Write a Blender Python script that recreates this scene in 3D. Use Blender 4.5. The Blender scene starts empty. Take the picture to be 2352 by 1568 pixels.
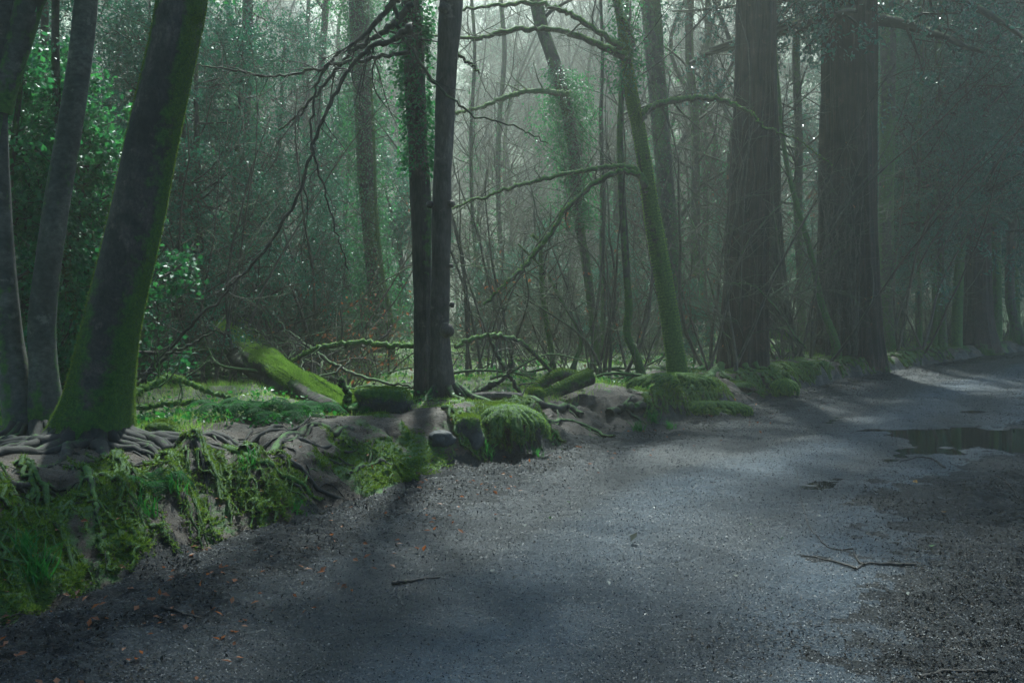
import bpy, math
import numpy as np
from mathutils import Vector

# ------------------------------------------------------------------ camera, world, sun, exposure
S = bpy.context.scene
COL = S.collection
F_PX = 2352 * 35.0 / 36.0            # focal length in the pixels I measured the photograph in (2352 x 1568)
PITCH = math.atan(76 / F_PX)
EYE = 1.6
cd = bpy.data.cameras.new('camera')
cd.lens = 35; cd.sensor_width = 36; cd.clip_start = 0.05; cd.clip_end = 1500
cam = bpy.data.objects.new('camera', cd); COL.objects.link(cam)
cam.location = (0, 0, EYE); cam.rotation_euler = (math.pi / 2 - PITCH, 0, 0)
S.camera = cam
SUN_AZ, SUN_EL = math.radians(3), math.radians(58)
w = bpy.data.worlds.new('World'); S.world = w; w.use_nodes = True
nt = w.node_tree; bg = nt.nodes['Background']
sky = nt.nodes.new('ShaderNodeTexSky'); sky.sky_type = 'NISHITA'; sky.sun_disc = False
sky.sun_elevation = SUN_EL; sky.sun_rotation = SUN_AZ; sky.ozone_density = 3.0
nt.links.new(sky.outputs[0], bg.inputs[0]); bg.inputs[1].default_value = 0.10
ld = bpy.data.lights.new('sun', 'SUN'); ld.energy = 5.0; ld.angle = math.radians(2.0); ld.color = (1.0, 0.91, 0.76)
sun = bpy.data.objects.new('sun', ld); COL.objects.link(sun)
sd = Vector((math.sin(SUN_AZ) * math.cos(SUN_EL), math.cos(SUN_AZ) * math.cos(SUN_EL), math.sin(SUN_EL)))
sun.rotation_euler = sd.to_track_quat('Z', 'Y').to_euler(); sun.location = (10, 60, 60)
S.view_settings.view_transform = 'Standard'; S.view_settings.look = 'None'
S.view_settings.use_white_balance = True; S.view_settings.white_balance_temperature = 5400; S.view_settings.white_balance_tint = -3
S.view_settings.gamma = 1; S.view_settings.exposure = 1.25
S.cycles.max_bounces = 5; S.cycles.diffuse_bounces = 2; S.cycles.glossy_bounces = 2
S.cycles.transmission_bounces = 3; S.cycles.volume_bounces = 1; S.cycles.transparent_max_bounces = 4
S.cycles.use_denoising = True

rng = np.random.default_rng(11)
U = lambda a, b, n=None: rng.uniform(a, b, n)

# ------------------------------------------------------------------ maths helpers
def P(px, py, Y):
    """world point seen at photo pixel (px, py) at depth Y"""
    c, s = math.cos(PITCH), math.sin(PITCH)
    dx, dy, dz = px - 1176, F_PX * c + (784 - py) * s, -F_PX * s + (784 - py) * c
    k = Y / dy
    return np.array([dx * k, Y, EYE + dz * k])

def _hash(*a):
    h = np.zeros_like(a[0], dtype=np.uint32)
    for v, m in zip(a, (374761393, 668265263, 2147483647, 1274126177)):
        h = h + (v.astype(np.int64).astype(np.uint32)) * np.uint32(m)
        h = (h ^ (h >> np.uint32(13))) * np.uint32(1274126177)
    h = h ^ (h >> np.uint32(16))
    return h.astype(np.float64) / 4294967295.0

def n2(x, y, sc=1.0, seed=0):
    x = np.asarray(x, float) / sc + seed * 17.3; y = np.asarray(y, float) / sc - seed * 9.1
    xi, yi = np.floor(x), np.floor(y); fx, fy = x - xi, y - yi
    fx = fx * fx * (3 - 2 * fx); fy = fy * fy * (3 - 2 * fy)
    a, b = _hash(xi, yi), _hash(xi + 1, yi); c, d = _hash(xi, yi + 1), _hash(xi + 1, yi + 1)
    return (a + (b - a) * fx) * (1 - fy) + (c + (d - c) * fx) * fy - 0.5

def n3(x, y, z, seed=0):
    x = np.asarray(x, float) + seed * 13.7; y = np.asarray(y, float); z = np.asarray(z, float)
    xi, yi, zi = np.floor(x), np.floor(y), np.floor(z)
    fx, fy, fz = x - xi, y - yi, z - zi
    fx = fx * fx * (3 - 2 * fx); fy = fy * fy * (3 - 2 * fy); fz = fz * fz * (3 - 2 * fz)
    r = 0
    for i in (0, 1):
        for j in (0, 1):
            for k in (0, 1):
                r = r + _hash(xi + i, yi + j, zi + k) * (fx if i else 1 - fx) * (fy if j else 1 - fy) * (fz if k else 1 - fz)
    return r - 0.5

def fbm(x, y, sc, o=4, seed=0):
    r = 0
    for i in range(o):
        r = r + n2(x, y, sc / 2 ** i, seed + i) * 0.5 ** i
    return r

def sstep(a, b, x):
    t = np.clip((x - a) / (b - a), 0, 1); return t * t * (3 - 2 * t)

def norm(v):
    return v / np.maximum(np.linalg.norm(v, axis=-1, keepdims=True), 1e-9)

def spline(pts, n):
    """Catmull-Rom through control rows (any number of columns)"""
    pts = np.asarray(pts, float); m = len(pts)
    p = np.vstack([2 * pts[0] - pts[1], pts, 2 * pts[-1] - pts[-2]])
    t = np.linspace(0, m - 1 - 1e-6, n); i = t.astype(int); f = (t - i)[:, None]
    a, b, c, d = p[i], p[i + 1], p[i + 2], p[i + 3]
    return 0.5 * (2 * b + (c - a) * f + (2 * a - 5 * b + 4 * c - d) * f ** 2 + (3 * b - 3 * c + d - a) * f ** 3)

# ------------------------------------------------------------------ the path edge and the ground
_E = np.array([[-6.5, -20], [-3.4, 0.0], [-2.9, 2.6], [-2.44, 4.74], [-2.10, 6.18], [-1.45, 7.6], [-0.41, 9.84], [0.5, 11.3], [1.75, 12.9], [3.92, 16.3],
               [5.3, 18.6], [8.9, 24], [20.4, 38], [40, 56], [75, 80]])
_e = spline(_E, 1500)
for _ in range(40):
    _e[1:-1] = (_e[:-2] + 2 * _e[1:-1] + _e[2:]) / 4
_al = np.concatenate([[0], np.cumsum(np.linalg.norm(np.diff(_e, axis=0), axis=1))])
EU = np.arange(0, _al[-1], 0.12)
EP = np.stack([np.interp(EU, _al, _e[:, 0]), np.interp(EU, _al, _e[:, 1])], 1)
def _smooth(a, k):
    ker = np.hanning(k); ker /= ker.sum()
    return np.stack([np.convolve(np.pad(a[:, i], k // 2, mode='edge'), ker, 'valid')[:len(a)] for i in range(a.shape[1])], 1)
ET = norm(_smooth(np.gradient(EP, axis=0), 41))
EN = np.stack([-ET[:, 1], ET[:, 0]], 1)             # points to the wood side

def us(x, y):
    """arc length u and signed distance s (wood side positive) of points"""
    x = np.atleast_1d(np.asarray(x, float)).ravel(); y = np.atleast_1d(np.asarray(y, float)).ravel()
    u = np.empty(len(x)); s = np.empty(len(x)); E = EP[::3]
    for a in range(0, len(x), 20000):
        X = x[a:a + 20000, None] - E[None, :, 0]; Y = y[a:a + 20000, None] - E[None, :, 1]
        i = np.argmin(X * X + Y * Y, axis=1) * 3; r = np.arange(len(i))
        dx = x[a:a + 20000] - EP[i, 0]; dy = y[a:a + 20000] - EP[i, 1]
        u[a:a + 20000] = EU[i] + dx * ET[i, 0] + dy * ET[i, 1]
        s[a:a + 20000] = dx * EN[i, 0] + dy * EN[i, 1]
    return u, s

_WY = [0, 4.7, 6.2, 7.6, 9.2, 9.9, 10.4, 11.2, 11.8, 12.7, 13.2, 14.0, 15.8, 16.4, 17.2, 17.8, 20, 24, 30, 60]
_WW = [2.2, 2.1, 1.8, 1.3, 1.3, .60, .42, .45, 1.3, 1.5, .50, .42, .45, 1.3, 1.2, .45, .40, .40, .5, 1.0]
_BY = [0, 5, 8, 9.5, 10.3, 11, 12.2, 13.4, 15, 16.8, 18, 22, 30, 60]
_BH = [.5, .52, .47, .42, .50, .52, .36, .46, .46, .36, .44, .38, .38, .4]
POOLS = [(6.5, 12.0, 2.05, 1.75, 0.35)]
WATER_Z = -0.035

def height(x, y, u=None, s=None):
    x = np.asarray(x, float); y = np.asarray(y, float)
    if u is None:
        u, s = us(x, y); u = u.reshape(x.shape); s = s.reshape(x.shape)
    ey = np.interp(u, EU, EP[:, 1])
    W = np.interp(ey, _WY, _WW) * (1 + 0.5 * n2(u, u * 0, 0.9, 3)); B = np.interp(ey, _BY, _BH)
    so = s + 0.28 * n2(u, s * 0.3, 0.8, 5) + 0.14 * n2(u, s * 0.3, 0.23, 8)
    t = np.clip(so / W, 0, 1)
    lf = sstep(9.6, 7.2, ey)
    prof = 1 - (1 - t) ** (2.2 + 1.3 * lf)
    prof = prof * prof * (3 - 2 * prof) * 0.35 + prof * 0.65
    face = np.clip(t * (1 - t) * 4, 0, 1)
    z = B * prof
    # lumps and hanging ridges on the bank face
    ur = u - .6 * s
    face = np.maximum(face, lf * np.clip(t / .06, 0, 1) * sstep(.9, .4, t))
    z = z + face * ((0.16 + .12 * lf) * n2(ur, s, 0.42, 21) + (0.13 + .07 * lf) * n2(ur, s * 0.35, 0.16, 22) + 0.06 * n2(ur, s * .5, .07, 23) + .045 * n2(u, s, .05, 24))
    top = sstep(0.7, 1.2, so / W)
    z = z + top * (0.22 * n2(x, y, 1.4, 31) + 0.10 * n2(x, y, .5, 32) + 0.045 * n2(x, y, .17, 33)) * sstep(60, 20, s)
    z = z + top * sstep(6, 40, s) * 0.9 * fbm(x, y, 18, 3, 41) - top * sstep(1.5, 6, s) * 0.06
    # path and mud: fine relief, shallow ruts
    road = sstep(0.35, -0.25, so)
    for sc_, wd_ in ((-1.5, .22), (-3.1, .26)): z = z - .022 * np.exp(-((s + .35 * n2(u, u * 0, 5, 81) - sc_) / wd_) ** 2) * (1 + n2(x, y, .9, 82))
    mud = sstep(-4.0, -4.6, s + 0.9 * n2(x, y, 1.3, 51)) + sstep(-1.0, -.25, s + 0.5 * n2(x, y, .8, 52)) * sstep(0.4, 0, s)
    z = z + road * (0.035 * fbm(x, y, 1.2, 3, 61) + 0.012 * n2(x, y, 0.11, 62) + 0.008 * n2(x, y, .045, 63))
    z = z + road * np.clip(mud, 0, 1) * (0.06 * n2(x, y, 0.22, 64) + 0.06 * n2(x, y, .09, 65) + 0.035 * n2(x, y, .05, 66))
    z = z + sstep(-5.5, -9, s) * 0.35
    Rr = np.hypot(x, y); z = z + 0.46 * np.clip(Rr - 46, 0, None) * sstep(46, 66, Rr) * sstep(5, 25, s)
    z = z + road * 0.05 * sstep(-1.6, -0.2, s)
    for (cx, cy, a, b, ang) in POOLS:
        dx, dy = x - cx, y - cy; c_, s_ = math.cos(ang), math.sin(ang)
        q = np.sqrt(((dx * c_ + dy * s_) / a) ** 2 + ((-dx * s_ + dy * c_) / b) ** 2) + 0.8 * n2(x, y, .7, 71) + .35 * n2(x, y, .2, 72)
        z = z - 0.075 * sstep(1.25, 0.55, q)
    return z

def gz(x, y):
    return float(height(np.array([x]), np.array([y]))[0])

def G(px, py):
    """ground point seen at photo pixel"""
    Y = 6.0
    ys = np.exp(np.linspace(math.log(2.5), math.log(90), 500)); p = np.array([P(px, py, a) for a in ys])
    h = height(p[:, 0], p[:, 1]); below = np.nonzero(p[:, 2] < h)[0]
    i = below[0] if len(below) else len(ys) - 1
    q = p[i].copy(); q[2] = h[i]
    return q

def onG(px, Y, dz=0.0):
    q = P(px, 700, Y); q[2] = gz(q[0], Y) + dz; return q

# ------------------------------------------------------------------ mesh helpers
class Bag:
    """collects vertices and faces (tris and quads) of one mesh, with a per-vertex float 'moss'"""
    def __init__(self): self.v = []; self.f = []; self.n = 0; self.a = []
    def add(self, V, F, A=None):
        V = np.asarray(V, float).reshape(-1, 3)
        if len(V) == 0: return self
        for f in (F if isinstance(F, list) else [F]): self.f.append(np.asarray(f) + self.n)
        self.v.append(V); self.n += len(V)
        self.a.append(np.zeros(len(V)) if A is None else np.broadcast_to(np.asarray(A, float).ravel(), (len(V),)))
        return self

def mesh_obj(name, bag, mat, parent=None, base=None, smooth=True):
    V = np.vstack(bag.v)
    if base is not None: V = V - np.asarray(base)
    elif parent is not None: V = V - np.array(parent['_b'])
    me = bpy.data.meshes.new(name)
    me.vertices.add(len(V)); me.vertices.foreach_set('co', V.astype(np.float32).ravel())
    loops = np.concatenate([f.ravel() for f in bag.f]).astype(np.int32)
    tot = np.concatenate([np.full(len(f), f.shape[1]) for f in bag.f]).astype(np.int32)
    me.loops.add(len(loops)); me.loops.foreach_set('vertex_index', loops)
    me.polygons.add(len(tot)); me.polygons.foreach_set('loop_start', np.concatenate([[0], np.cumsum(tot)[:-1]]).astype(np.int32))
    me.polygons.foreach_set('loop_total', tot)
    me.polygons.foreach_set('use_smooth', np.full(len(tot), smooth))
    at = me.attributes.new('moss', 'FLOAT', 'POINT'); at.data.foreach_set('value', np.concatenate(bag.a).astype(np.float32))
    me.update(calc_edges=True); me.materials.append(mat)
    o = bpy.data.objects.new(name, me); COL.objects.link(o)
    if parent is not None: o.parent = parent
    elif base is not None: o.location = base
    return o

def tag(o, label=None, cat=None, group=None, kind=None):
    for k, v in (('label', label), ('category', cat), ('group', group), ('kind', kind)):
        if v: o[k] = v
    return o

def thing(name, label, cat, base, group=None):
    o = bpy.data.objects.new(name, None); COL.objects.link(o); o.empty_display_size = 0.2
    o.location = tuple(float(a) for a in base); o['_b'] = [float(a) for a in base]
    return tag(o, label, cat, group)

def copy_thing(root, loc, rz, sc, label=None, group=None):
    r = root.copy(); COL.objects.link(r); r.location = tuple(float(a) for a in loc)
    r.rotation_euler = (0, 0, rz); r.scale = (sc, sc, sc)
    if label: r['label'] = label
    if group: r['group'] = group
    for ch in list(root.children):
        c = ch.copy(); COL.objects.link(c); c.parent = r
    return r

def tubes(Pt, R, k=5, cap=False):
    """Pt (M,N,3), R (M,N) -> vertices, quads"""
    Pt = np.asarray(Pt, float); R = np.asarray(R, float); M, N, _ = Pt.shape
    T = norm(np.gradient(Pt, axis=1)); mean = norm(Pt[:, -1] - Pt[:, 0] + 1e-6)
    ref = np.where(np.abs(mean[:, 2:3]) < 0.8, np.array([[0, 0, 1.0]]), np.array([[1.0, 0.13, 0]]))[:, None, :]
    a = norm(np.cross(T, ref)); b = np.cross(T, a)
    th = np.arange(k) * 2 * math.pi / k
    V = Pt[:, :, None, :] + R[:, :, None, None] * (a[:, :, None, :] * np.cos(th)[:, None] + b[:, :, None, :] * np.sin(th)[:, None])
    idx = np.arange(M * N * k).reshape(M, N, k)
    q = np.stack([idx[:, :-1], np.roll(idx[:, :-1], -1, 2), np.roll(idx[:, 1:], -1, 2), idx[:, 1:]], -1).reshape(-1, 4)
    return V.reshape(-1, 3), q

def grow(B, D, L, R0, N=8, wob=0.15, up=0.0, tip=0.25):
    B = np.asarray(B, float); M = len(B); D = norm(np.asarray(D, float)); L = np.broadcast_to(L, (M,)); R0 = np.broadcast_to(R0, (M,))
    out = np.empty((M, N, 3)); out[:, 0] = B; d = D.copy(); wv = np.zeros((M, 3)); st = (L / (N - 1))[:, None]
    for i in range(1, N):
        wv = wv * 0.5 + rng.normal(0, wob, (M, 3)); d = norm(d + wv + np.array([0, 0, up]))
        out[:, i] = out[:, i - 1] + d * st
    return out, R0[:, None] * np.linspace(1, tip, N)[None, :]

def spawn(Pt, R, per, t0, t1, ang, rr, bias=None):
    """start points and directions of children"""
    M, N, _ = Pt.shape; i = np.repeat(np.arange(M), per); t = U(t0, t1, len(i)) * (N - 1)
    a = np.minimum(t.astype(int), N - 2); f = (t - a)[:, None]
    p = Pt[i, a] * (1 - f) + Pt[i, a + 1] * f; T = norm(Pt[i, a + 1] - Pt[i, a])
    q = rng.normal(0, 1, (len(i), 3)); q = norm(q - (q * T).sum(1, keepdims=True) * T)
    an = np.radians(ang) * U(0.7, 1.3, len(i))[:, None]
    d = T * np.cos(an) + q * np.sin(an)
    if bias is not None: d = d + np.asarray(bias)
    r = (R[i, a] * (1 - f[:, 0]) + R[i, a + 1] * f[:, 0]) * rr
    return p, norm(d), r, t / (N - 1)

def leaves(Cn, size, asp=0.55, up=0.4, droop=0.0, D=None):
    """folded two-triangle leaves at points"""
    n = len(Cn); size = np.broadcast_to(size, (n,)) * U(0.65, 1.25, n)
    d = rng.normal(0, 1, (n, 3)) if D is None else D + rng.normal(0, .35, (n, 3))
    d[:, 2] -= droop; d = norm(d)
    nn = rng.normal(0, 1, (n, 3)); nn[:, 2] += up * 3; sd_ = norm(np.cross(d, nn)); nn = np.cross(sd_, d)
    h = size[:, None]
    b = Cn; t = Cn + d * h; m = Cn + d * h * 0.45
    l = m + sd_ * h * asp * .5 + nn * h * .12; r = m - sd_ * h * asp * .5 + nn * h * .12
    V = np.stack([b, l, t, r], 1).reshape(-1, 3); i = np.arange(n)[:, None] * 4
    return V, np.vstack([i + [0, 1, 2], i + [0, 2, 3]])

def blades(Bp, Nn, L, Wd, lean=0.4, seg=1):
    n = len(Bp); L = np.broadcast_to(L, (n,)) * U(.5, 1.3, n)
    d = norm(Nn + rng.normal(0, lean, (n, 3))); sd_ = norm(np.cross(d, rng.normal(0, 1, (n, 3)))) * (np.broadcast_to(Wd, (n,)) * .5)[:, None]
    if seg == 1:
        V = np.stack([Bp - sd_, Bp + sd_, Bp + d * L[:, None]], 1).reshape(-1, 3)
        return V, np.arange(n)[:, None] * 3 + np.array([[0, 1, 2]])
    mid = Bp + d * L[:, None] * .55; d2 = norm(d + rng.normal(0, .3, (n, 3)) - np.array([0, 0, .5]))
    V = np.stack([Bp - sd_, Bp + sd_, mid + sd_ * .7, mid - sd_ * .7, mid + d2 * L[:, None] * .5], 1).reshape(-1, 3)
    i = np.arange(n)[:, None] * 5
    return V, [i + np.array([[0, 1, 2, 3]]), i + np.array([[3, 2, 4]])]

# ------------------------------------------------------------------ materials
MATS = {}
def new_mat(name):
    m = bpy.data.materials.new(name); m.use_nodes = True; nt = m.node_tree
    b = nt.nodes['Principled BSDF']; MATS[name] = m
    return m, nt, b
def N_(nt, t, **k):
    n = nt.nodes.new(t)
    for a, v in k.items(): setattr(n, a, v)
    return n
def ramp(nt, src, stops):
    r = N_(nt, 'ShaderNodeValToRGB'); e = r.color_ramp.elements
    while len(e) < len(stops): e.new(0.5)
    for i, (p_, c) in enumerate(stops): e[i].position = p_; e[i].color = (*c, 1) if len(c) == 3 else c
    nt.links.new(src, r.inputs[0]); return r.outputs[0]
def noise(nt, co, scale, detail=5, rough=.6, dist=0):
    n = N_(nt, 'ShaderNodeTexNoise'); n.inputs['Scale'].default_value = scale; n.inputs['Detail'].default_value = detail
    n.inputs['Roughness'].default_value = rough; n.inputs['Distortion'].default_value = dist
    nt.links.new(co, n.inputs['Vector']); return n.outputs['Fac']
def mixc(nt, f, a, b, mode='MIX'):
    m = N_(nt, 'ShaderNodeMix', data_type='RGBA', blend_type=mode)
    for s_, v in ((0, f), (6, a), (7, b)):
        if hasattr(v, 'is_linked') or hasattr(v, 'links'): nt.links.new(v, m.inputs[s_])
        elif s_ == 0: m.inputs[0].default_value = v
        else: m.inputs[s_].default_value = (*v, 1)
    return m.outputs[2]
def math_(nt, op, a, b=0.0, clamp=False):
    m = N_(nt, 'ShaderNodeMath', operation=op); m.use_clamp = clamp
    for s_, v in ((0, a), (1, b)):
        if hasattr(v, 'links'): nt.links.new(v, m.inputs[s_])
        else: m.inputs[s_].default_value = v
    return m.outputs[0]
def coords(nt, sc=(1, 1, 1), rand=False):
    tc = N_(nt, 'ShaderNodeTexCoord'); mp = N_(nt, 'ShaderNodeMapping'); mp.inputs['Scale'].default_value = sc
    nt.links.new(tc.outputs['Object'], mp.inputs[0])
    return mp.outputs[0]
def bump(nt, b, h, strength=.6, dist=.02):
    n = N_(nt, 'ShaderNodeBump'); n.inputs['Strength'].default_value = strength; n.inputs['Distance'].default_value = dist
    nt.links.new(h, n.inputs['Height']); nt.links.new(n.outputs[0], b.inputs['Normal'])
MOSS_A, MOSS_B = (0.014, 0.048, 0.010), (0.085, 0.17, 0.022)

def bark(name, c1, c2, vs=0.25, scale=14, moss=True, bs=.8, bd=.03, rough=.8, thr=(.42, .58)):
    m, nt, b = new_mat(name); co = coords(nt, (1, 1, vs)); iso = coords(nt)
    n = noise(nt, co, scale, 6, .65); col = ramp(nt, n, [(.3, c1), (.7, c2)])
    big = noise(nt, iso, 2.2, 4, .6); col = mixc(nt, ramp(nt, big, [(.35, (0, 0, 0)), (.7, (1, 1, 1))]), col, tuple(a * .55 for a in c1))
    fb = noise(nt, co, scale * 5, 5, .75); col = mixc(nt, .85, col, ramp(nt, fb, [(.32, (.35, .35, .35)), (.68, (1.7, 1.7, 1.7))]), 'MULTIPLY')
    lich = noise(nt, iso, 5.5, 6, .7); col = mixc(nt, ramp(nt, lich, [(.60, (0, 0, 0)), (.66, (.6, .6, .6))]), col, tuple(a * 1.5 for a in c2))
    h = math_(nt, 'ADD', n, math_(nt, 'MULTIPLY', fb, .4))
    if moss:
        at = N_(nt, 'ShaderNodeAttribute', attribute_name='moss').outputs['Fac']
        mn = noise(nt, iso, 9, 6, .7); f = math_(nt, 'ADD', at, math_(nt, 'MULTIPLY', math_(nt, 'SUBTRACT', mn, .5), 1.1))
        f = ramp(nt, f, [(thr[0], (0, 0, 0)), (thr[1], (1, 1, 1))])
        mc = ramp(nt, noise(nt, iso, 30, 5, .7), [(.3, MOSS_A), (.7, MOSS_B)])
        col = mixc(nt, f, col, mc); fine = noise(nt, iso, 90, 4, .7)
        h = math_(nt, 'ADD', h, math_(nt, 'MULTIPLY', math_(nt, 'MULTIPLY', fine, f), .8))
    nt.links.new(col, b.inputs['Base Color']); b.inputs['Roughness'].default_value = rough
    bump(nt, b, h, bs, bd); return m
M_BEECH = bark('mossy_bark', (.022, .020, .020), (.10, .080, .068), .7, 9, bs=.8, bd=.03)
M_SMOOTH = bark('grey_bark', (.03, .033, .035), (.12, .112, .10), 1.4, 3.5, bs=.5, bd=.015)
M_RED = bark('red_fibrous_bark', (.011, .006, .006), (.075, .036, .030), .05, 14, bs=1, bd=.10)
M_TWIN = bark('furrowed_bark', (.022, .020, .020), (.12, .095, .08), .15, 11, bs=.9, bd=.035)
M_DARK = bark('dark_twig_bark', (.018, .014, .012), (.06, .048, .04), .5, 8, bs=.3, bd=.01)
M_PALE = bark('pale_twig_bark', (.05, .04, .034), (.14, .115, .09), .5, 8, bs=.3, bd=.01)
M_ROOT = bark('root_bark', (.010, .008, .008), (.030, .025, .020), .9, 12, bs=.6, bd=.015)

def leafmat(name, cols, rough=.35, trans=.35, tcol=(.10, .30, .03), spec=.5):
    m, nt, b = new_mat(name)
    g = N_(nt, 'ShaderNodeNewGeometry'); r = g.outputs['Random Per Island']
    col = ramp(nt, r, [(i / max(1, len(cols) - 1), c) for i, c in enumerate(cols)])
    nt.links.new(col, b.inputs['Base Color']); b.inputs['Roughness'].default_value = rough
    b.inputs['Specular IOR Level'].default_value = spec
    t = N_(nt, 'ShaderNodeBsdfTranslucent'); tc = mixc(nt, .5, col, tcol, 'ADD'); nt.links.new(tc, t.inputs[0])
    mx = N_(nt, 'ShaderNodeMixShader'); mx.inputs[0].default_value = trans
    nt.links.new(b.outputs[0], mx.inputs[1]); nt.links.new(t.outputs[0], mx.inputs[2])
    nt.links.new(mx.outputs[0], nt.nodes['Material Output'].inputs[0]); return m
M_IVY = leafmat('ivy_leaf', [(.012, .085, .045), (.025, .14, .055), (.05, .19, .05)], .42, .40, (.07, .22, .02), .6)
M_HOLLY = leafmat('evergreen_leaf', [(.010, .080, .055), (.018, .125, .075), (.035, .165, .075)], .46, .30, (.03, .12, .02), .7)
M_YEW = leafmat('yew_needle', [(.010, .075, .055), (.018, .12, .08), (.035, .17, .09)], .3, .12, (.01, .06, .02), .6)
M_FERN = leafmat('fern_leaf', [(.015, .06, .018), (.03, .10, .025)], .75, .45, (.06, .2, .02), .15)
M_GRASS = leafmat('grass_blade', [(.08, .20, .025), (.16, .30, .04), (.25, .36, .06), (.24, .22, .08)], .55, .65, (.12, .24, .02))
M_MOSS = leafmat('moss_tuft', [(.025, .070, .010), (.075, .14, .016), (.14, .20, .025)], .7, .45, (.14, .19, .015), .2)
M_BROWN = leafmat('dead_brown_leaf', [(.10, .035, .015), (.20, .07, .025), (.28, .12, .05)], .5, .45, (.25, .08, .02))
M_LITTER = leafmat('leaf_litter', [(.003, .005, .008), (.007, .008, .010), (.014, .012, .012), (.028, .018, .012), (.012, .014, .02)], .6, .05, (.02, .01, .005), .2)
M_CRUMB = leafmat('soil_crumb', [(.012, .010, .009), (.03, .022, .018), (.06, .042, .032), (.10, .065, .045), (.03, .04, .015)], .7, .05, (.02, .01, .005), .3)
M_MOSS_LIT = leafmat('sunlit_moss_tuft', [(.06, .13, .020), (.14, .24, .03), (.24, .34, .06)], .7, .45, (.14, .24, .03), .2)  # yellower copy of the moss, sunlight put into its lighter colour
M_GRIT = leafmat('wet_grit', [(.010, .012, .018), (.03, .034, .045), (.045, .052, .065), (.075, .085, .10)], .46, 0.0, (0, 0, 0), .35)

def ground_mat(name, stops, scale, rstops, bs, bd, bscale, moss=False, spec=.5):
    m, nt, b = new_mat(name); co = coords(nt)
    n = noise(nt, co, scale, 8, .7); col = ramp(nt, n, stops)
    fine = noise(nt, co, 95, 4, .8); col = mixc(nt, .85, col, ramp(nt, fine, [(.3, (.25, .25, .25)), (.7, (1.9, 1.9, 1.9))]), 'MULTIPLY')
    mid = noise(nt, co, 34, 4, .8); col = mixc(nt, .6, col, ramp(nt, mid, [(.32, (.4, .4, .4)), (.68, (1.7, 1.7, 1.7))]), 'MULTIPLY')
    h = math_(nt, 'ADD', noise(nt, co, bscale, 6, .75), math_(nt, 'MULTIPLY', noise(nt, co, bscale * 5, 3, .8), .35))
    if moss:
        at = N_(nt, 'ShaderNodeAttribute', attribute_name='moss').outputs['Fac']
        mn = noise(nt, co, 6, 7, .7); f = math_(nt, 'ADD', at, math_(nt, 'MULTIPLY', math_(nt, 'SUBTRACT', mn, .5), 1.4))
        f = ramp(nt, f, [(.45, (0, 0, 0)), (.6, (1, 1, 1))])
        mc = ramp(nt, noise(nt, co, 26, 6, .75), [(.3, MOSS_A), (.72, MOSS_B)]); col = mixc(nt, f, col, mc)
        rr = mixc(nt, f, ramp(nt, noise(nt, co, 3, 4), [(a, (c, c, c)) for a, c in rstops]), (.9, .9, .9))
    else: rr = ramp(nt, noise(nt, co, 3, 4), [(a, (c, c, c)) for a, c in rstops])
    if name == 'wet_gravel':
        at = N_(nt, 'ShaderNodeAttribute', attribute_name='moss').outputs['Fac']
        col = mixc(nt, 1.0, col, ramp(nt, at, [(.0, (.3, .3, .34)), (1.0, (1.9, 1.85, 1.8))]), 'MULTIPLY')
    rr = mixc(nt, .5, rr, ramp(nt, noise(nt, co, 70, 3, .8), [(.35, (.15, .15, .15)), (.6, (.8, .8, .8))]))
    nt.links.new(col, b.inputs['Base Color']); nt.links.new(rr, b.inputs['Roughness'])
    b.inputs['Specular IOR Level'].default_value = spec
    bump(nt, b, h, bs, bd); return m
M_PATH = ground_mat('wet_gravel', [(.3, (.009, .015, .024)), (.7, (.028, .041, .058))], 1.6, [(.35, .20), (.65, .40)], 1.0, .02, 60, spec=.6)
M_MUD = ground_mat('dark_mud', [(.3, (.002, .003, .005)), (.7, (.008, .010, .014))], 3, [(.35, .35), (.65, .8)], 1.0, .03, 26, spec=.3)
M_BANK = ground_mat('bank_earth', [(.3, (.016, .010, .006)), (.7, (.058, .037, .023))], 4, [(.4, .6), (.6, .9)], .9, .03, 22, moss=True)
M_FLOOR = ground_mat('forest_floor_soil', [(.3, (.020, .022, .012)), (.5, (.04, .05, .018)), (.7, (.06, .085, .022))], 1.2, [(.4, .8), (.6, .95)], .8, .03, 18, moss=True)

mw, ntw, bw = new_mat('puddle_water')
bw.inputs['Base Color'].default_value = (.010, .011, .010, 1); bw.inputs['Roughness'].default_value = .03
bw.inputs['Specular IOR Level'].default_value = .6
bump(ntw, bw, noise(ntw, coords(ntw, (1, 2.2, 1)), 7, 2, .5), .05, .01)

# ------------------------------------------------------------------ the ground, one sheet in four pieces
du = [0.0]
while du[-1] < EU[-1] - 1:
    y = np.interp(du[-1], EU, EP[:, 1]); x = np.interp(du[-1], EU, EP[:, 0])
    D = math.hypot(x, y) if y > 0 else 3 + abs(y) * 2
    du.append(du[-1] + max(0.022, 0.0042 * D if y > 1.5 else .12))
du = np.array(du)
sn = [0.0]
while sn[-1] < 2.6: sn.append(sn[-1] + 0.028)
while sn[-1] < 130: sn.append(sn[-1] + max(.028, (sn[-1] - 2.0) * .045))
sp = [0.0]
while sp[-1] > -7: sp.append(sp[-1] - 0.04)
while sp[-1] > -60: sp.append(sp[-1] - max(.05, (-6.5 - sp[-1]) * .10))
ss = np.array(sp[:0:-1] + sn)
UU, SS = np.meshgrid(du, ss, indexing='ij')
ex, ey_ = np.interp(UU, EU, EP[:, 0]), np.interp(UU, EU, EP[:, 1])
nx, ny = np.interp(UU, EU, EN[:, 0]), np.interp(UU, EU, EN[:, 1])
GX, GY = ex + nx * SS, ey_ + ny * SS
GZ = height(GX, GY, UU, SS)
face = sstep(0.02, .25, SS) * sstep(2.3, 1.0, SS)
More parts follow.
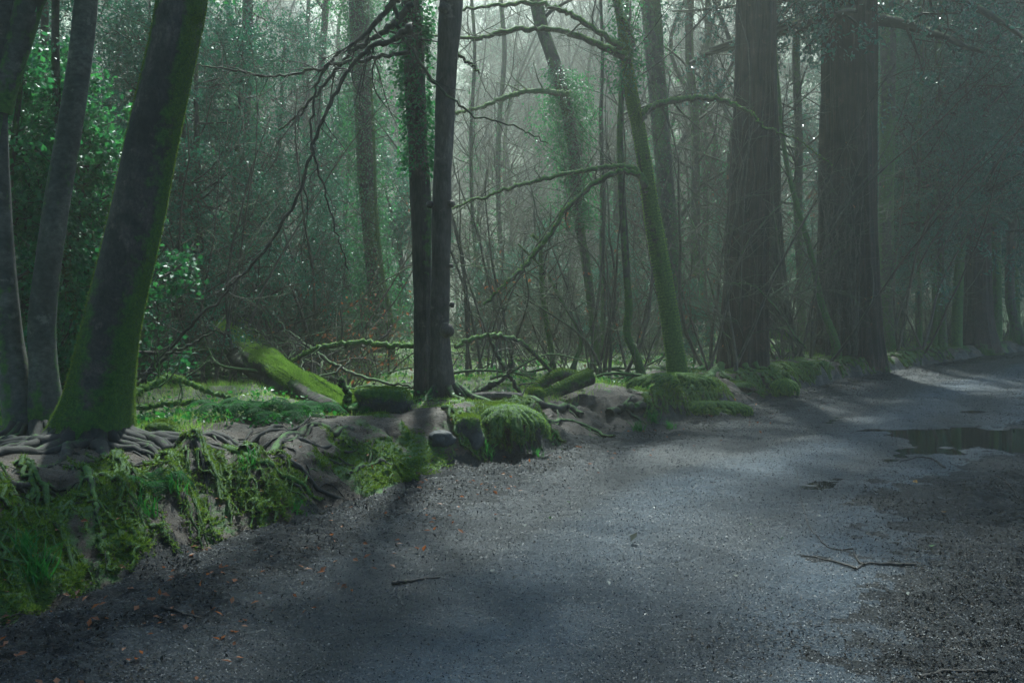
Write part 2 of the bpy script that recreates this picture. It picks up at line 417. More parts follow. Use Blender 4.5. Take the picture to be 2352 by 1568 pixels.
# sideways push so that lobes overhang a little
push = face * (0.10 * n2(UU, GZ * 3, .25, 91) + .06 * n2(UU, GZ * 2, .09, 92))
GX = GX - nx * push; GY = GY - ny * push
# moss on the bank: patchy, bare trampled earth between
mo = 0.36 * sstep(.0, .2, SS) * sstep(3.0, 1.0, SS) + 0.12
mo = mo + 1.0 * n2(UU - .6 * SS, SS, .8, 101) + .7 * n2(UU - .6 * SS, SS * .6, .22, 102)
for (uc, hw) in ((12.35, .65), (16.8, .55)):
    mo = mo - 0.9 * np.exp(-((ey_ - uc) / hw) ** 2)
mo = mo - .22 * sstep(8.5, 7, ey_) * (SS < 2.6) + .5 * np.exp(-((ey_ - 8.8) / .8) ** 2) * sstep(.8, .3, SS) + .45 * (np.exp(-((ey_ - 14.6) / 1.2) ** 2) + np.exp(-((ey_ - 19.5) / 2) ** 2)) * sstep(1.1, .6, SS) - .25 * sstep(9.8, 8.5, ey_) * sstep(.9, 1.3, SS) * (SS < 2.6)
mo = np.where(SS < -.3, .5 + .38 * np.cos((SS + .35 * n2(UU, UU * 0, 5, 81) + 2.3) * 3.9) * sstep(-4.5, -3.6, SS) + .5 * fbm(UU * .5, SS * 1.4, 1.1, 3, 83) - 1.1 * sstep(-1.9, -1.0, SS), mo)
mo = np.where(SS > 3, 0.5 + 0.5 * fbm(GX, GY, 5, 3, 103), mo)
GV = np.stack([GX, GY, GZ], -1).reshape(-1, 3)
gi = np.arange(GX.size).reshape(GX.shape)
GF = np.stack([gi[:-1, :-1], gi[1:, :-1], gi[1:, 1:], gi[:-1, 1:]], -1)
fc = lambda a: (a[:-1, :-1] + a[1:, 1:]) / 2
FX, FY, FS = fc(GX), fc(GY), fc(SS)
wob = n2(FX, FY, .9, 111) + .8 * n2(FX, FY, .3, 112) + .8 * n2(FX, FY, .1, 113)
FS = FS + wob * np.where(FS < -3, .75, np.where(FS < -.35, .4, .12))
lim_r = -4.0; 
for nm, a, b_, mt in (('ground', -99, lim_r, M_MUD), ('path', lim_r, -0.75, M_PATH), ('mud_verge', -0.75, 0.12, M_MUD), ('earth_bank', 0.12, 2.4, M_BANK), ('forest_floor', 2.4, 999, M_FLOOR)):
    f = GF[(FS > a) & (FS <= b_)]; ids, inv = np.unique(f, return_inverse=True)
    bag = Bag(); bag.add(GV[ids], inv.reshape(-1, 4)[:, ::-1] * 1, mo.ravel()[ids])
    o = mesh_obj(nm, bag, mt); o['kind'] = 'structure'
pw = Bag(); pw.add([(-1, 6.5, WATER_Z), (14, 6.5, WATER_Z), (14, 19, WATER_Z), (-1, 19, WATER_Z)], np.array([[0, 1, 2, 3]]))
o = mesh_obj('puddle_water', pw, mw, smooth=False); o['kind'] = 'structure'
del GV, GF, gi

# ------------------------------------------------------------------ tree builders
def tubes_m(Pt, R, k=5, m0=.3, mg=.5):
    V, q = tubes(Pt, R, k); ctr = np.repeat(np.asarray(Pt, float).reshape(-1, 3), k, 0)
    nz = norm(V - ctr)[:, 2]
    return V, q, m0 + mg * nz

def trunk_geo(C, k=28, ring=.06, ridge=.03, rth=7, rz=1.0, lump=.05, lsc=.5, flare=0.0, fh=.35, fl=5, fseed=1, m0=.2, mbase=.6, mh=1.2, mside=None, mg=.5):
    """C rows (x,y,z,r) bottom to top. Returns V,F,A,normals"""
    C = np.asarray(C, float); L = np.linalg.norm(np.diff(C[:, :3], axis=0), axis=1).sum(); n = max(12, int(L / ring))
    Q = spline(C, n); p = Q[:, :3]; r = np.maximum(Q[:, 3], .004); T = norm(np.gradient(p, axis=0))
    a = norm(np.cross(np.array([0, 1.0, 0]), T)); b = np.cross(T, a)       # a ~ +x, b ~ +-y
    th = np.arange(k) * 2 * math.pi / k; ct, st = np.cos(th), np.sin(th)
    nrm = a[:, None, :] * ct[:, None] + b[:, None, :] * st[:, None]
    h = p[:, 2] - C[0, 2]; H = np.repeat(h[:, None], k, 1); CT = ct[None] + 0 * H; ST = st[None] + 0 * H
    rr = r[:, None] * (1 + lump * 2 * n3(CT * 1.3 + fseed, ST * 1.3, H / lsc, fseed))
    rr = rr + ridge * (n3(CT * rth + 20, ST * rth, H * rz, fseed + 2) + .5 * n3(CT * rth * 2.2, ST * rth * 2.2, H * rz * 2, fseed + 3))
    if flare:
        lob = 0.5 + 1.2 * n3(CT * fl * .5, ST * fl * .5, H * 0.25, fseed + 7) + .25 * np.cos(th * fl + fseed)[None]
        rr = rr + flare * np.exp(-H / fh) * np.clip(lob, .1, 1.4)
    V = p[:, None, :] + nrm * rr[:, :, None]; idx = np.arange(n * k).reshape(n, k)
    q = np.stack([idx[:-1], np.roll(idx[:-1], -1, 1), np.roll(idx[1:], -1, 1), idx[1:]], -1).reshape(-1, 4)
    A = m0 + mbase * np.exp(-H / mh) + mg * n3(CT * 1.5, ST * 1.5, H * .8, fseed + 11)
    if mside is not None: A = A + mside[2] * (CT * mside[0] + ST * mside[1])
    return V.reshape(-1, 3), q, A.ravel(), nrm.reshape(-1, 3), p, r

def ctrl(rows, Y, top=14.0, rtop=.5, lean=None):
    """rows bottom to top: (px, py, width_px[, Y]) -> (x,y,z,r), sunk in the ground, continued above the frame"""
    out = []
    for q in rows:
        y = q[3] if len(q) > 3 else Y
        out.append([*P(q[0], q[1], y), q[2] * .5 * y / F_PX])
    out = np.array(out); b = out[0].copy(); b[2] -= .35; b[3] *= 1.0
    if top and out[-1, 2] < top:
        d = out[-1] - out[-3]; dd = d[:3] / max(d[2], .1) * .6; dd[2] = 1.0; r = out[-1, 3]; z0 = out[-1, 2]; e = []
        for i in range(1, 5):
            t = i / 4 * (top - z0); e.append([out[-1, 0] + dd[0] * t * .8, out[-1, 1] + dd[1] * t * .8, z0 + t, r * (1 - (1 - rtop) * i / 4 * 1.2)])
        out = np.vstack([out, e])
    return np.vstack([b, out])

def fuzz(V, Nn, A, n, L=.02, thr=.5, w=.006, lean=.5, soft=.15, wt=None):
    """short moss blades standing on the vertices whose moss value is high"""
    pr = np.clip((A - thr) / soft + .5, 0, 1) * (1 if wt is None else wt)
    if pr.sum() <= 0: return np.zeros((0, 3)), np.zeros((0, 3), int)
    i = rng.choice(len(V), n, p=pr / pr.sum()); B = V[i] + rng.normal(0, .012, (n, 3)) * (1 - np.abs(Nn[i]))
    return blades(B - Nn[i] * .004, Nn[i], L, w, lean)

def twig_levels(Pt, R, per=(5, 4), ln=(.9, .4), ang=(55, 45), rr=(.38, .5), n=(7, 5), wob=.16, up=.02, t0=.15, rmin=.002):
    out = []; cur = (Pt, R)
    for j in range(len(per)):
        p, d, r, t = spawn(cur[0], cur[1], per[j], t0, 1.0, ang[j], rr[j])
        r = np.maximum(r, rmin)
        cur = grow(p, d, ln[j] * U(.4, 1.2, len(p)) * (1.15 - .5 * t), r, n[j], wob, up, .3)
        out.append(cur)
    return out

def limb(root, rows, Y, mat, tw=(5, 4), ln=(.9, .4), m0=.45, mg=.35, k=7, fz=0, leafm=None, nleaf=0, lsize=.05, name='branch', wob=.16, kinks=.012, up=.02, t0=.15, twmat=None):
    """one visible branch: rows (px, py, width_px[, Y])"""
    C = np.array([[*P(q[0], q[1], q[3] if len(q) > 3 else Y), q[2] * .5 * (q[3] if len(q) > 3 else Y) / F_PX] for q in rows])
    Q = spline(C, max(16, len(rows) * 8)); Q[1:-1, :3] += rng.normal(0, kinks, (len(Q) - 2, 3)); Pt = Q[None, :, :3]; R = np.maximum(Q[None, :, 3], .003)
    R = R * (1 + .12 * rng.normal(0, 1, R.shape).clip(-1, 1))
    bag = Bag(); V, q, A = tubes_m(Pt, R, k, m0, mg); bag.add(V, q, A)
    lv = twig_levels(Pt, R, tw, ln, wob=wob, up=up, t0=t0)
    for i, (p, r) in enumerate(lv):
        v, f, a = tubes_m(p, r, 4 if i == 0 else 3, m0 - .25, mg); bag.add(v, f, a)
    o = mesh_obj(name, bag, mat, root)
    if fz:
        nn = norm(V - np.repeat(Pt.reshape(-1, 3), k, 0)); v, f = fuzz(V, nn, .3 + nn[:, 2] * .4 + .9 * n3(V[:, 0] * 3, V[:, 1] * 3, V[:, 2] * 3, 8), fz, .018, .35, .005, .7, .3)
        mesh_obj('moss', Bag().add(v, f), M_MOSS_LIT, root, smooth=False)
    if nleaf:
        p = lv[-1][0].reshape(-1, 3); p = p[rng.integers(0, len(p), nleaf)] + rng.normal(0, .02, (nleaf, 3))
        v, f = leaves(p, lsize, .5, .2, .5); mesh_obj('leaves', Bag().add(v, f), leafm, root, smooth=False)
    return Pt, R, lv

def crown(root, p, r, mat, z0, n1=26, l1=2.6, per=(5, 4), up=.04, ang=65, leafm=None, nl=0, lsize=.06, name='crown', droop=0.0, rr=.35, bias=None, dens=1.0):
    """branches above z0 (out of the photograph, they throw the dappled shade)"""
    i0 = np.searchsorted(p[:, 2], z0); i0 = min(i0, len(p) - 8); Pt = p[None, i0:]; R = r[None, i0:]
    b, d, rad, t = spawn(Pt, R, n1, .02, 1, ang, rr, bias)
    L1 = grow(b, d, l1 * U(.6, 1.2, n1) * (1.1 - .6 * t), np.maximum(rad, .012), 9, .10, up - droop, .25)
    lv = [L1] + twig_levels(L1[0], L1[1], per, (l1 * .42, l1 * .2), rmin=.004, up=up * .5 - droop)
    bag = Bag()
    for i, (a, c) in enumerate(lv): v, f, m = tubes_m(a, c, 4 if i == 0 else 3, .2, .4); bag.add(v, f, m)
    mesh_obj(name, bag, mat, root)
    if nl:
        q = lv[-1][0][:, 1:].reshape(-1, 3); q = q[rng.integers(0, len(q), nl)] + rng.normal(0, .06, (nl, 3))
        v, f = leaves(q, lsize, .5, .3, .2); mesh_obj('foliage', Bag().add(v, f), leafm, root, smooth=False)

def ivy(root, p, r, z0, z1, n, size=.05, spread=.10, mat=None, dens=.0, name='ivy', seed=3):
    """leaves clinging to a stem between two heights, in clumps"""
    k = (p[:, 2] > z0) & (p[:, 2] < z1); pp = p[k]; rr = r[k]
    i = rng.integers(0, len(pp), n * 3); th = U(0, 2 * math.pi, n * 3)
    c = n3(np.cos(th) * 1.4, np.sin(th) * 1.4, pp[i, 2] * 1.3, seed) * 1.6 + dens
    kp = c > rng.uniform(-.35, .35, n * 3); i, th, c = i[kp][:n], th[kp][:n], c[kp][:n]
    rad = rr[i] + .01 + np.abs(rng.normal(0, spread, len(i))) * (0.5 + np.clip(c, 0, 1) * 1.4)
    q = pp[i] + np.stack([np.cos(th) * rad, np.sin(th) * rad, rng.normal(0, .05, len(i))], 1)
    dd = np.stack([np.cos(th), np.sin(th), -0.5 + 0 * th], 1)
    v, f = leaves(q, size, .75, .3, .3, D=dd); mesh_obj(name, Bag().add(v, f), mat or M_IVY, root, smooth=False)

def ground_follow(xy, r, lift=.25):
    z = height(xy[..., 0], xy[..., 1]); return np.concatenate([xy, (z + r * lift)[..., None]], -1)

def root_paths(cx, cy, angs, lens, r0, N=22, wob=.16, start=.2):
    M = len(angs); a = np.array(angs, float); pts = np.empty((M, N, 2)); pts[:, 0] = np.stack([cx + np.cos(a) * start, cy + np.sin(a) * start], 1)
    wv = np.zeros(M); st = np.asarray(lens) / (N - 1)
    for i in range(1, N):
        wv = wv * .6 + rng.normal(0, wob, M); a = a + wv
        pts[:, i] = pts[:, i - 1] + np.stack([np.cos(a), np.sin(a)], 1) * st[:, None]
    R = np.asarray(r0)[:, None] * (np.linspace(1, 0, N)[None] ** 1.7 * .85 + .15) * (1 + .15 * rng.normal(0, 1, (M, N)).clip(-1, 1))
    Z = ground_follow(pts, R, -.05); Z[:, :, 2] += 0.02 * rng.normal(0, 1, (M, N)).clip(-1, 1) * 0.6
    return Z, R

def root_parts(parent, cx, cy, angs, lens, r0, mat=None, start=.2, m0=.2, mg=.3, hi=.14, sub=3):
    Z, R = root_paths(cx, cy, angs, lens, r0, start=start)
    t = np.linspace(0, 1, Z.shape[1]); Z[:, :, 2] += hi * np.exp(-t / .07)[None]
    for j in range(len(Z)):
        bag = Bag(); v, f, a = tubes_m(Z[j:j + 1], R[j:j + 1], 8, m0, mg); bag.add(v, f, a)
        if sub:
            i = rng.integers(4, 18, sub); an = np.arctan2(*(Z[j, i + 1] - Z[j, i])[:, [1, 0]].T) + rng.choice([-1, 1], sub) * U(.5, 1.1, sub)
            for q in range(sub):
                z2, r2 = root_paths(Z[j, i[q], 0], Z[j, i[q], 1], [an[q]], [lens[j] * U(.2, .5)], [R[j, i[q]] * .6], 12, start=0)
                v, f, a = tubes_m(z2, r2, 6, m0, mg); bag.add(v, f, a)
        mesh_obj('root', bag, mat or M_ROOT, parent)

# ------------------------------------------------------------------ the near trees on the left
# big leaning trunk
t = thing('beech_tree', 'thick leaning mossy trunk at left with a spread root plate on the bank', 'tree', onG(205, 8.2))
rows = [(205, 1050, 205), (215, 985, 180), (230, 900, 146), (250, 780, 128), (280, 640, 122), (318, 480, 118), (350, 320, 114), (382, 180, 110), (408, 60, 108), (425, -60, 106)]
V, F, A, Nn, p, r = trunk_geo(ctrl(rows, 8.2, 11), k=72, ring=.035, ridge=.008, rth=5, rz=3, lump=.035, lsc=.9, flare=.20, fh=.30, fl=6, fseed=3, m0=.42, mbase=.6, mh=1.0, mside=(1, .5, .10), mg=.5)
# bands of moss down both edges, bare bark between, moss thick at the foot
cxn = Nn[:, 0]; hh = V[:, 2] - V[:, 2].min(); A = A + .30 * (np.abs(cxn + .25 * n3(hh * 1.1, cxn * 2, cxn * 0, 5)) - .5) * 1.3 * np.clip(hh, .3, 1) + .02
mesh_obj('trunk', Bag().add(V, F, A), M_BEECH, t)
v, f = fuzz(V, Nn, A, 110000, .016, .56, .005, .7, wt=(V[:, 2] < 6)); mesh_obj('moss', Bag().add(v, f), M_MOSS, t, smooth=False)
crown(t, p, r, M_DARK, 4.9, 30, 3.4, (8, 6), leafm=M_IVY, nl=30000, lsize=.10, bias=(.35, .25, 0))  # crown ivy out of view, added and leaned over to shade the bank
bx, by = onG(210, 8.15)[:2]
an = np.concatenate([U(-.5, .35, 10), U(-1.6, -.5, 8), U(-2.9, -1.6, 7), U(.4, 2.6, 4)]); ln = np.concatenate([U(1.4, 2.9, 10), U(.9, 1.8, 8), U(1.0, 1.9, 7), U(.6, 1.1, 4)])
root_parts(t, bx, by, an, ln, U(.035, .085, len(an)), start=.22, m0=.0, mg=.45)

# multi-stemmed tree at the very left
t = thing('ash_tree', 'forked grey-barked tree at the far left edge with blotchy stems', 'tree', onG(75, 8.9))
for rows, sd_ in (([(60, 1010, 92), (40, 900, 72), (20, 760, 58), (8, 560, 44), (2, 400, 38), (-2, 260, 36), (0, 120, 40), (20, -40, 40)], 5),
                  ([(105, 960, 80), (100, 850, 62), (97, 740, 60), (112, 600, 56), (132, 460, 56), (156, 320, 54), (178, 180, 52), (192, 60, 52), (200, -50, 50)], 6),
                  ([(6, 260, 40), (20, 180, 52), (45, 90, 58), (66, 10, 60), (84, -60, 60)], 7),
                  ([(-22, 420, 60), (-14, 240, 60), (2, 90, 60), (18, -50, 60)], 8)):
    Cc = ctrl(rows, 8.9, 10)
    if sd_ > 6: Cc = Cc[1:]
    V, F, A, Nn, p, r = trunk_geo(Cc, k=36, ring=.045, ridge=.004, rth=3, rz=2, lump=.03, lsc=.5, flare=.05 if sd_ < 7 else 0, fh=.3, fseed=sd_, m0=.22, mbase=.6, mh=.6, mg=.7)
    mesh_obj('stem', Bag().add(V, F, A), M_SMOOTH, t)
    if sd_ < 7:
        v, f = fuzz(V, Nn, A, 9000, .015, .62, .006, .6, wt=(V[:, 2] < 2.5)); mesh_obj('moss', Bag().add(v, f), M_MOSS, t, smooth=False)
    crown(t, p, r, M_DARK, 4.9, 14, 2.6, (7, 5), leafm=M_IVY, nl=9000, lsize=.09, bias=(-.1, .3, 0))  # unseen crown leaves added here too for shade on the left bank
root_parts(t, *onG(75, 8.75)[:2], U(-2.6, -.2, 9), U(.7, 1.5, 9), U(.03, .06, 9), start=.15)

# ------------------------------------------------------------------ twin trunks in the middle
t = thing('ivy_clad_tree', 'furrowed straight trunk with ivy on its top, touching the smoother knotty trunk', 'tree', onG(972, 12.6))
rows = [(972, 925, 44), (972, 850, 39), (972, 740, 40), (969, 600, 44), (967, 470, 48), (961, 340, 44), (955, 220, 46), (950, 100, 46), (945, -30, 46)]
V, F, A, Nn, p, r = trunk_geo(ctrl(rows, 12.6, 15), k=48, ring=.05, ridge=.028, rth=5, rz=1.0, lump=.05, flare=.07, fh=.3, fseed=11, m0=.24, mbase=.35, mh=.5, mside=(1, 0, .1))
mesh_obj('trunk', Bag().add(V, F, A), M_TWIN, t); ivy(t, p, r, 3.3, 9, 5200, .05, .07, dens=.35); crown(t, p, r, M_DARK, 6.3, 26, 3.6, (8, 6), bias=(-.2, -.5, 0), leafm=M_IVY, nl=5000, lsize=.09)  # crown ivy added and stretched toward the viewer to darken the near path
limb(t, [(948, 10, 20), (900, 60, 16), (850, 92, 12), (800, 130, 10), (740, 200, 8), (690, 260, 6), (640, 300, 4)], 12.2, M_DARK, (18, 8), (1.1, .5), m0=.25, up=-.02)
limb(t, [(948, 60, 18), (905, 90, 15), (850, 110, 12), (800, 160, 10), (740, 280, 8), (690, 430, 8), (620, 560, 7), (520, 670, 7), (420, 765, 7), (350, 840, 6), (300, 895, 5)], 11.2, M_DARK, (20, 7), (.9, .4), m0=.2, up=-.01)
limb(t, [(930, -20, 20), (880, 30, 14), (830, 90, 10), (770, 130, 8), (730, 190, 6), (715, 330, 6), (740, 420, 5), (770, 520, 4), (800, 620, 3)], 11.6, M_DARK, (20, 7), (.8, .35), m0=.2, up=-.03)
limb(t, [(940, 120, 12), (850, 135, 9), (760, 150, 8), (640, 175, 6), (520, 160, 5), (440, 150, 3)], 11.6, M_DARK, (18, 7), (.8, .35), m0=.2, up=-.03)
limb(t, [(900, -40, 14), (915, 60, 10), (945, 110, 8), (1000, 190, 7), (1080, 260, 5), (1180, 290, 4), (1260, 330, 3)], 11.8, M_DARK, (7, 3), (.5, .25), m0=.35, up=0)

t = thing('knotty_tree', 'smooth brown trunk with round burls in front of the ivy-clad trunk', 'tree', onG(1016, 12.1))
rows = [(1018, 925, 65), (1014, 860, 53), (1010, 770, 44), (1012, 640, 44), (1014, 500, 46), (1018, 360, 42), (1023, 220, 44), (1030, 100, 49), (1036, 0, 51), (1040, -80, 49)]
V, F, A, Nn, p, r = trunk_geo(ctrl(rows, 12.1, 15), k=56, ring=.04, ridge=.012, rth=3, rz=.8, lump=.08, lsc=.35, flare=.10, fh=.25, fl=5, fseed=14, m0=.12, mbase=.5, mh=.25, mg=.6)
bag = Bag().add(V, F, A)
mesh_obj('trunk', bag, bark('smooth_brown_bark', (.035, .026, .024), (.10, .078, .070), .22, 9, bs=.55, bd=.02), t)
for (px, py, w_) in ((1026, 758, 30), (1036, 468, 16), (988, 470, 15), (1036, 210, 16), (1022, 20, 26), (1038, 700, 12), (1036, 610, 10)):
    q = P(px, py, 12.0); n_, m_ = 14, 10; th = np.linspace(0, 2 * math.pi, n_, endpoint=False); ph = np.linspace(0, math.pi, m_)
    TH, PH = np.meshgrid(th, ph, indexing='ij'); rad = w_ * .5 * 12 / F_PX * 1.15
    dv = np.stack([np.sin(PH) * np.cos(TH), np.sin(PH) * np.sin(TH), np.cos(PH)], -1); rr = rad * (1 + .35 * n3(dv[..., 0] * 2, dv[..., 1] * 2, dv[..., 2] * 2, px))
    vv = q + dv * rr[..., None]; ix = np.arange(n_ * m_).reshape(n_, m_); ff = np.stack([ix[:, :-1], ix[:, 1:], np.roll(ix, -1, 0)[:, 1:], np.roll(ix, -1, 0)[:, :-1]], -1).reshape(-1, 4)
    mesh_obj('burl', Bag().add(vv, ff, .25), MATS['smooth_brown_bark'], t)
root_parts(t, *onG(1022, 12.05)[:2], [-.2, -.6, -1.2, -2.2, .3, -.1, -2.8], [2.4, 1.6, 1.0, .9, 1.2, 1.9, 1.2], [.06, .05, .05, .045, .04, .05, .04], start=.12, m0=.3)
crown(t, p, r, M_DARK, 6.6, 26, 3.8, (8, 6), bias=(.25, -.5, 0), leafm=M_IVY, nl=4000, lsize=.09)  # leafy crown out of view, shaped to throw shade on the near path
limb(t, [(1030, 95, 10), (1060, 130, 8), (1085, 150, 6), (1100, 170, 4)], 12.1, M_DARK, (4, 3), (.4, .2))

# ------------------------------------------------------------------ green leaning tree right of centre
t = thing('leaning_mossy_tree', 'slender bright green mossy trunk leaning left, with long arching branches', 'tree', onG(1562, 15.3))
rows = [(1560, 885, 51), (1548, 800, 44), (1534, 700, 40), (1516, 600, 39), (1498, 500, 37), (1484, 400, 32), (1468, 300, 30), (1452, 230, 30), (1442, 160, 26), (1432, 90, 21), (1420, 20, 16), (1405, -50, 12)]
V, F, A, Nn, p, r = trunk_geo(ctrl(rows, 15.3, 11), k=36, ring=.05, ridge=.012, rth=3, rz=2, lump=.06, lsc=.4, flare=.05, fh=.3, fseed=21, m0=.72, mbase=.3, mh=1.5, mside=(1, .6, .15), mg=.5)
mesh_obj('trunk', Bag().add(V, F, A), M_BEECH, t)
v, f = fuzz(V, Nn, A, 110000, .016, .5, .006, .7, wt=(V[:, 2] < 6.5)); mesh_obj('moss', Bag().add(v, f), M_MOSS_LIT, t, smooth=False)
ivy(t, p, r, 4.9, 8, 1800, .05, .16, dens=.1); crown(t, p, r, M_DARK, 6.4, 10, 2.4)
LM = dict(m0=.55, mg=.45)
limb(t, [(1436, 130, 22), (1395, 112, 18), (1340, 88, 15), (1270, 68, 13), (1180, 70, 12), (1100, 88, 9), (1040, 84, 7), (960, 80, 5), (880, 70, 4)], 15, M_PALE, (7, 4), (.9, .4), fz=2500, **LM)
limb(t, [(1430, 110, 16), (1385, 84, 14), (1335, 46, 12), (1270, 16, 11), (1200, 8, 10), (1120, 16, 8), (1050, 22, 6)], 14.8, M_PALE, (7, 4), (.9, .4), fz=2000, **LM)
limb(t, [(1474, 268, 20), (1500, 245, 16), (1560, 228, 14), (1620, 226, 12), (1680, 236, 10), (1730, 266, 7), (1760, 296, 6), (1830, 320, 4), (1910, 380, 3)], 15.2, M_PALE, (7, 4), (.8, .4), fz=2200, **LM)
limb(t, [(1486, 435, 20), (1466, 398, 16), (1430, 382, 13), (1370, 388, 11), (1300, 400, 10), (1200, 424, 9), (1120, 450, 7), (1060, 470, 5), (1040, 480, 4)], 15, M_PALE, (7, 4), (.8, .4), fz=2500, **LM)
limb(t, [(1466, 400, 12), (1420, 394, 13), (1370, 420, 12), (1310, 470, 11), (1262, 540, 11), (1215, 600, 11), (1160, 655, 9), (1112, 700, 8)], 14.6, M_PALE, (5, 4), (.7, .35), fz=2500, leafm=M_BROWN, nleaf=40, **LM)
limb(t, [(1440, 150, 14), (1452, 100, 12), (1440, 60, 10), (1420, 20, 9), (1400, -40, 8)], 15.2, M_PALE, (6, 4), (.7, .35), fz=1000, **LM)
limb(t, [(1560, 850, 16), (1552, 760, 13), (1544, 680, 12), (1528, 560, 11), (1506, 470, 10), (1492, 380, 7)], 15.7, M_PALE, (2, 2), (.3, .2), fz=1500, name='side_stem', **LM)
root_parts(t, *onG(1562, 15.2)[:2], [-.3, -.9, -2.0, -2.7, .5], [1.4, .9, .8, 1.0, .9], [.05, .05, .04, .04, .04], start=.1, m0=.5)

def fitY(rows, Y, nm):
    g = G(rows[0][0], rows[0][1])[1]

    return g if abs(g - Y) < .25 * Y else Y
def pole(name, label, rows, Y, mat=M_PALE, top=9, m0=.4, k=10, ivyn=0, iz=(1, 8), cr=True, group=None, isz=.05, isp=.10, lump=.06, fz=0, ring=.09, ridge=.008, flare=.04, z0=None, n1=12, l1=2.0, leafm=None, nl=0, idens=0.1, per=(5, 4), mg=.5, twm=None):
    Y = fitY(rows, Y, name)
    t = thing(name, label, 'tree', onG(rows[0][0], Y), group)
    V, F, A, Nn, p, r = trunk_geo(ctrl(rows, Y, top), k=k, ring=ring, ridge=ridge, rth=2, rz=1.5, lump=lump, lsc=.5, flare=flare, fh=.25, fseed=int(rows[0][0]) % 97, m0=m0, mbase=.25, mh=1, mg=mg)
    mesh_obj('trunk', Bag().add(V, F, A), mat, t)
    if fz:
        v, f = fuzz(V, Nn, A, fz, .02, .5, .009, .5, wt=(V[:, 2] < .35 * Y + 1.6)); mesh_obj('moss', Bag().add(v, f), M_MOSS, t, smooth=False)
    if ivyn: ivy(t, p, r, iz[0], iz[1], ivyn, isz, isp, dens=idens)
    if cr: crown(t, p, r, twm or M_DARK, z0 if z0 is not None else 2.5, n1, l1, per, leafm=leafm, nl=nl, bias=(0, 0, .2))
    return t

pole('sapling', 'thin wavy dark stem just left of the leaning green trunk', [(1474, 870, 22), (1462, 820, 19), (1440, 765, 18), (1445, 710, 17), (1440, 640, 17), (1434, 540, 18), (1428, 430, 17), (1424, 320, 15), (1428, 220, 12), (1436, 130, 9)], 15.8, M_BEECH, 8, .5, 14, fz=4000, z0=4.5)

# ------------------------------------------------------------------ redwoods
def redwood(label, rows, Y, k, seed, flare, fl, mossy=.0, top=24, cz=8.5, nc=46, lc=4.2, nl=26000, **kw):
    rows = [(a, b_, c * .90) for a, b_, c in rows]
    fitY(rows, Y, 'redwood')
    t = thing('redwood_tree', label, 'tree', onG(rows[0][0], Y))
    V, F, A, Nn, p, r = trunk_geo(ctrl(rows, Y, top, .45), k=k, ring=.07, ridge=.13, rth=7, rz=.35, lump=.04, lsc=1.5, flare=flare, fh=.5, fl=fl, fseed=seed, m0=mossy, mbase=.75, mh=.4, mg=.4)
    mesh_obj('trunk', Bag().add(V, F, A), M_RED, t)
    v, f = fuzz(V, Nn, A, 9000, .03, .62, .012, .5, wt=(V[:, 2] < 3)); mesh_obj('moss', Bag().add(v, f), M_MOSS, t, smooth=False)
    if nc: crown(t, p, r, M_DARK, cz, nc, lc, (6, 5), up=.0, ang=85, leafm=M_YEW, nl=nl, lsize=.13, droop=.03)
    return t, p, r
t, p, r = redwood('massive dark red-brown trunk with mossy foot, nearest of the redwoods', [(1706, 855, 124), (1708, 760, 114), (1712, 640, 108), (1716, 520, 104), (1724, 400, 98), (1732, 280, 94), (1735, 150, 92), (1737, 20, 92), (1738, -60, 90)], 19.3, 110, 31, .10, 6)
root_parts(t, *onG(1680, 19.0)[:2], [-2.8, -2.2, -1.2, -.5], [1.6, 1.1, .8, 1.0], [.08, .07, .06, .06], start=.45, m0=.55)
limb(t, [(1850, 800, 5), (1790, 720, 5), (1735, 660, 4), (1680, 650, 3), (1640, 652, 2)], 17.6, M_PALE, (6, 3), (.5, .2), name='sucker')
t, p, r = redwood('broad dark trunk with pale suckers up its left side, right of the nearest redwood', [(1975, 835, 124), (1972, 740, 112), (1968, 620, 108), (1964, 480, 106), (1962, 340, 106), (1960, 200, 106), (1958, 60, 108), (1957, -50, 108)], 24.6, 110, 34, .16, 5)
for j in range(16):
    x0 = U(1895, 1975); 
    limb(t, [(x0, 815, 4.5), (x0 - U(-8, 14), 700, 4), (x0 + U(-14, 12), 560, 3), (x0 + U(-30, 20), U(380, 480), 2)], 23.6 + U(-.2, .3), M_PALE, (5, 3), (.7, .35), m0=.1, name='sucker', kinks=.02)
redwood('narrower dark trunk just behind the left side of the sucker-covered redwood', [(1898, 800, 62), (1900, 700, 54), (1903, 560, 50), (1906, 400, 50), (1909, 240, 50), (1911, 100, 50), (1912, -40, 50)], 25.6, 70, 37, .1, 5, nc=20, nl=8000)
redwood('dark trunk half hidden behind the right side of the nearest redwood', [(1786, 745, 60), (1780, 660, 52), (1775, 560, 46), (1770, 440, 42), (1768, 300, 40), (1766, 150, 40), (1765, -40, 40)], 25.0, 60, 39, .12, 5, nc=20, nl=8000)
redwood('dark wide-footed trunk under the evergreen boughs at right', [(2248, 790, 92), (2248, 740, 72), (2247, 660, 62), (2246, 560, 58), (2246, 420, 56), (2247, 260, 54), (2248, 80, 52), (2248, -40, 50)], 33.6, 60, 41, .25, 5, nc=24, lc=3.5, nl=9000)
pole('curved_dark_tree', 'dark stem curving like a bow at the right edge of the wood', [(2345, 790, 30), (2334, 750, 24), (2322, 700, 22), (2319, 620, 21), (2324, 540, 20), (2332, 460, 18), (2342, 360, 16), (2350, 240, 14)], 36.9, M_TWIN, 12, .35, 14, z0=6)
pole('mossy_tree', 'straight green-sided trunk immediately right of the sucker-covered redwood', [(2040, 800, 46), (2036, 740, 36), (2036, 640, 34), (2035, 520, 34), (2037, 380, 34), (2038, 240, 34), (2040, 100, 34), (2042, -40, 33)], 25.5, M_BEECH, 18, .5, 22, 1800, (2, 14), z0=9, n1=20, l1=3)
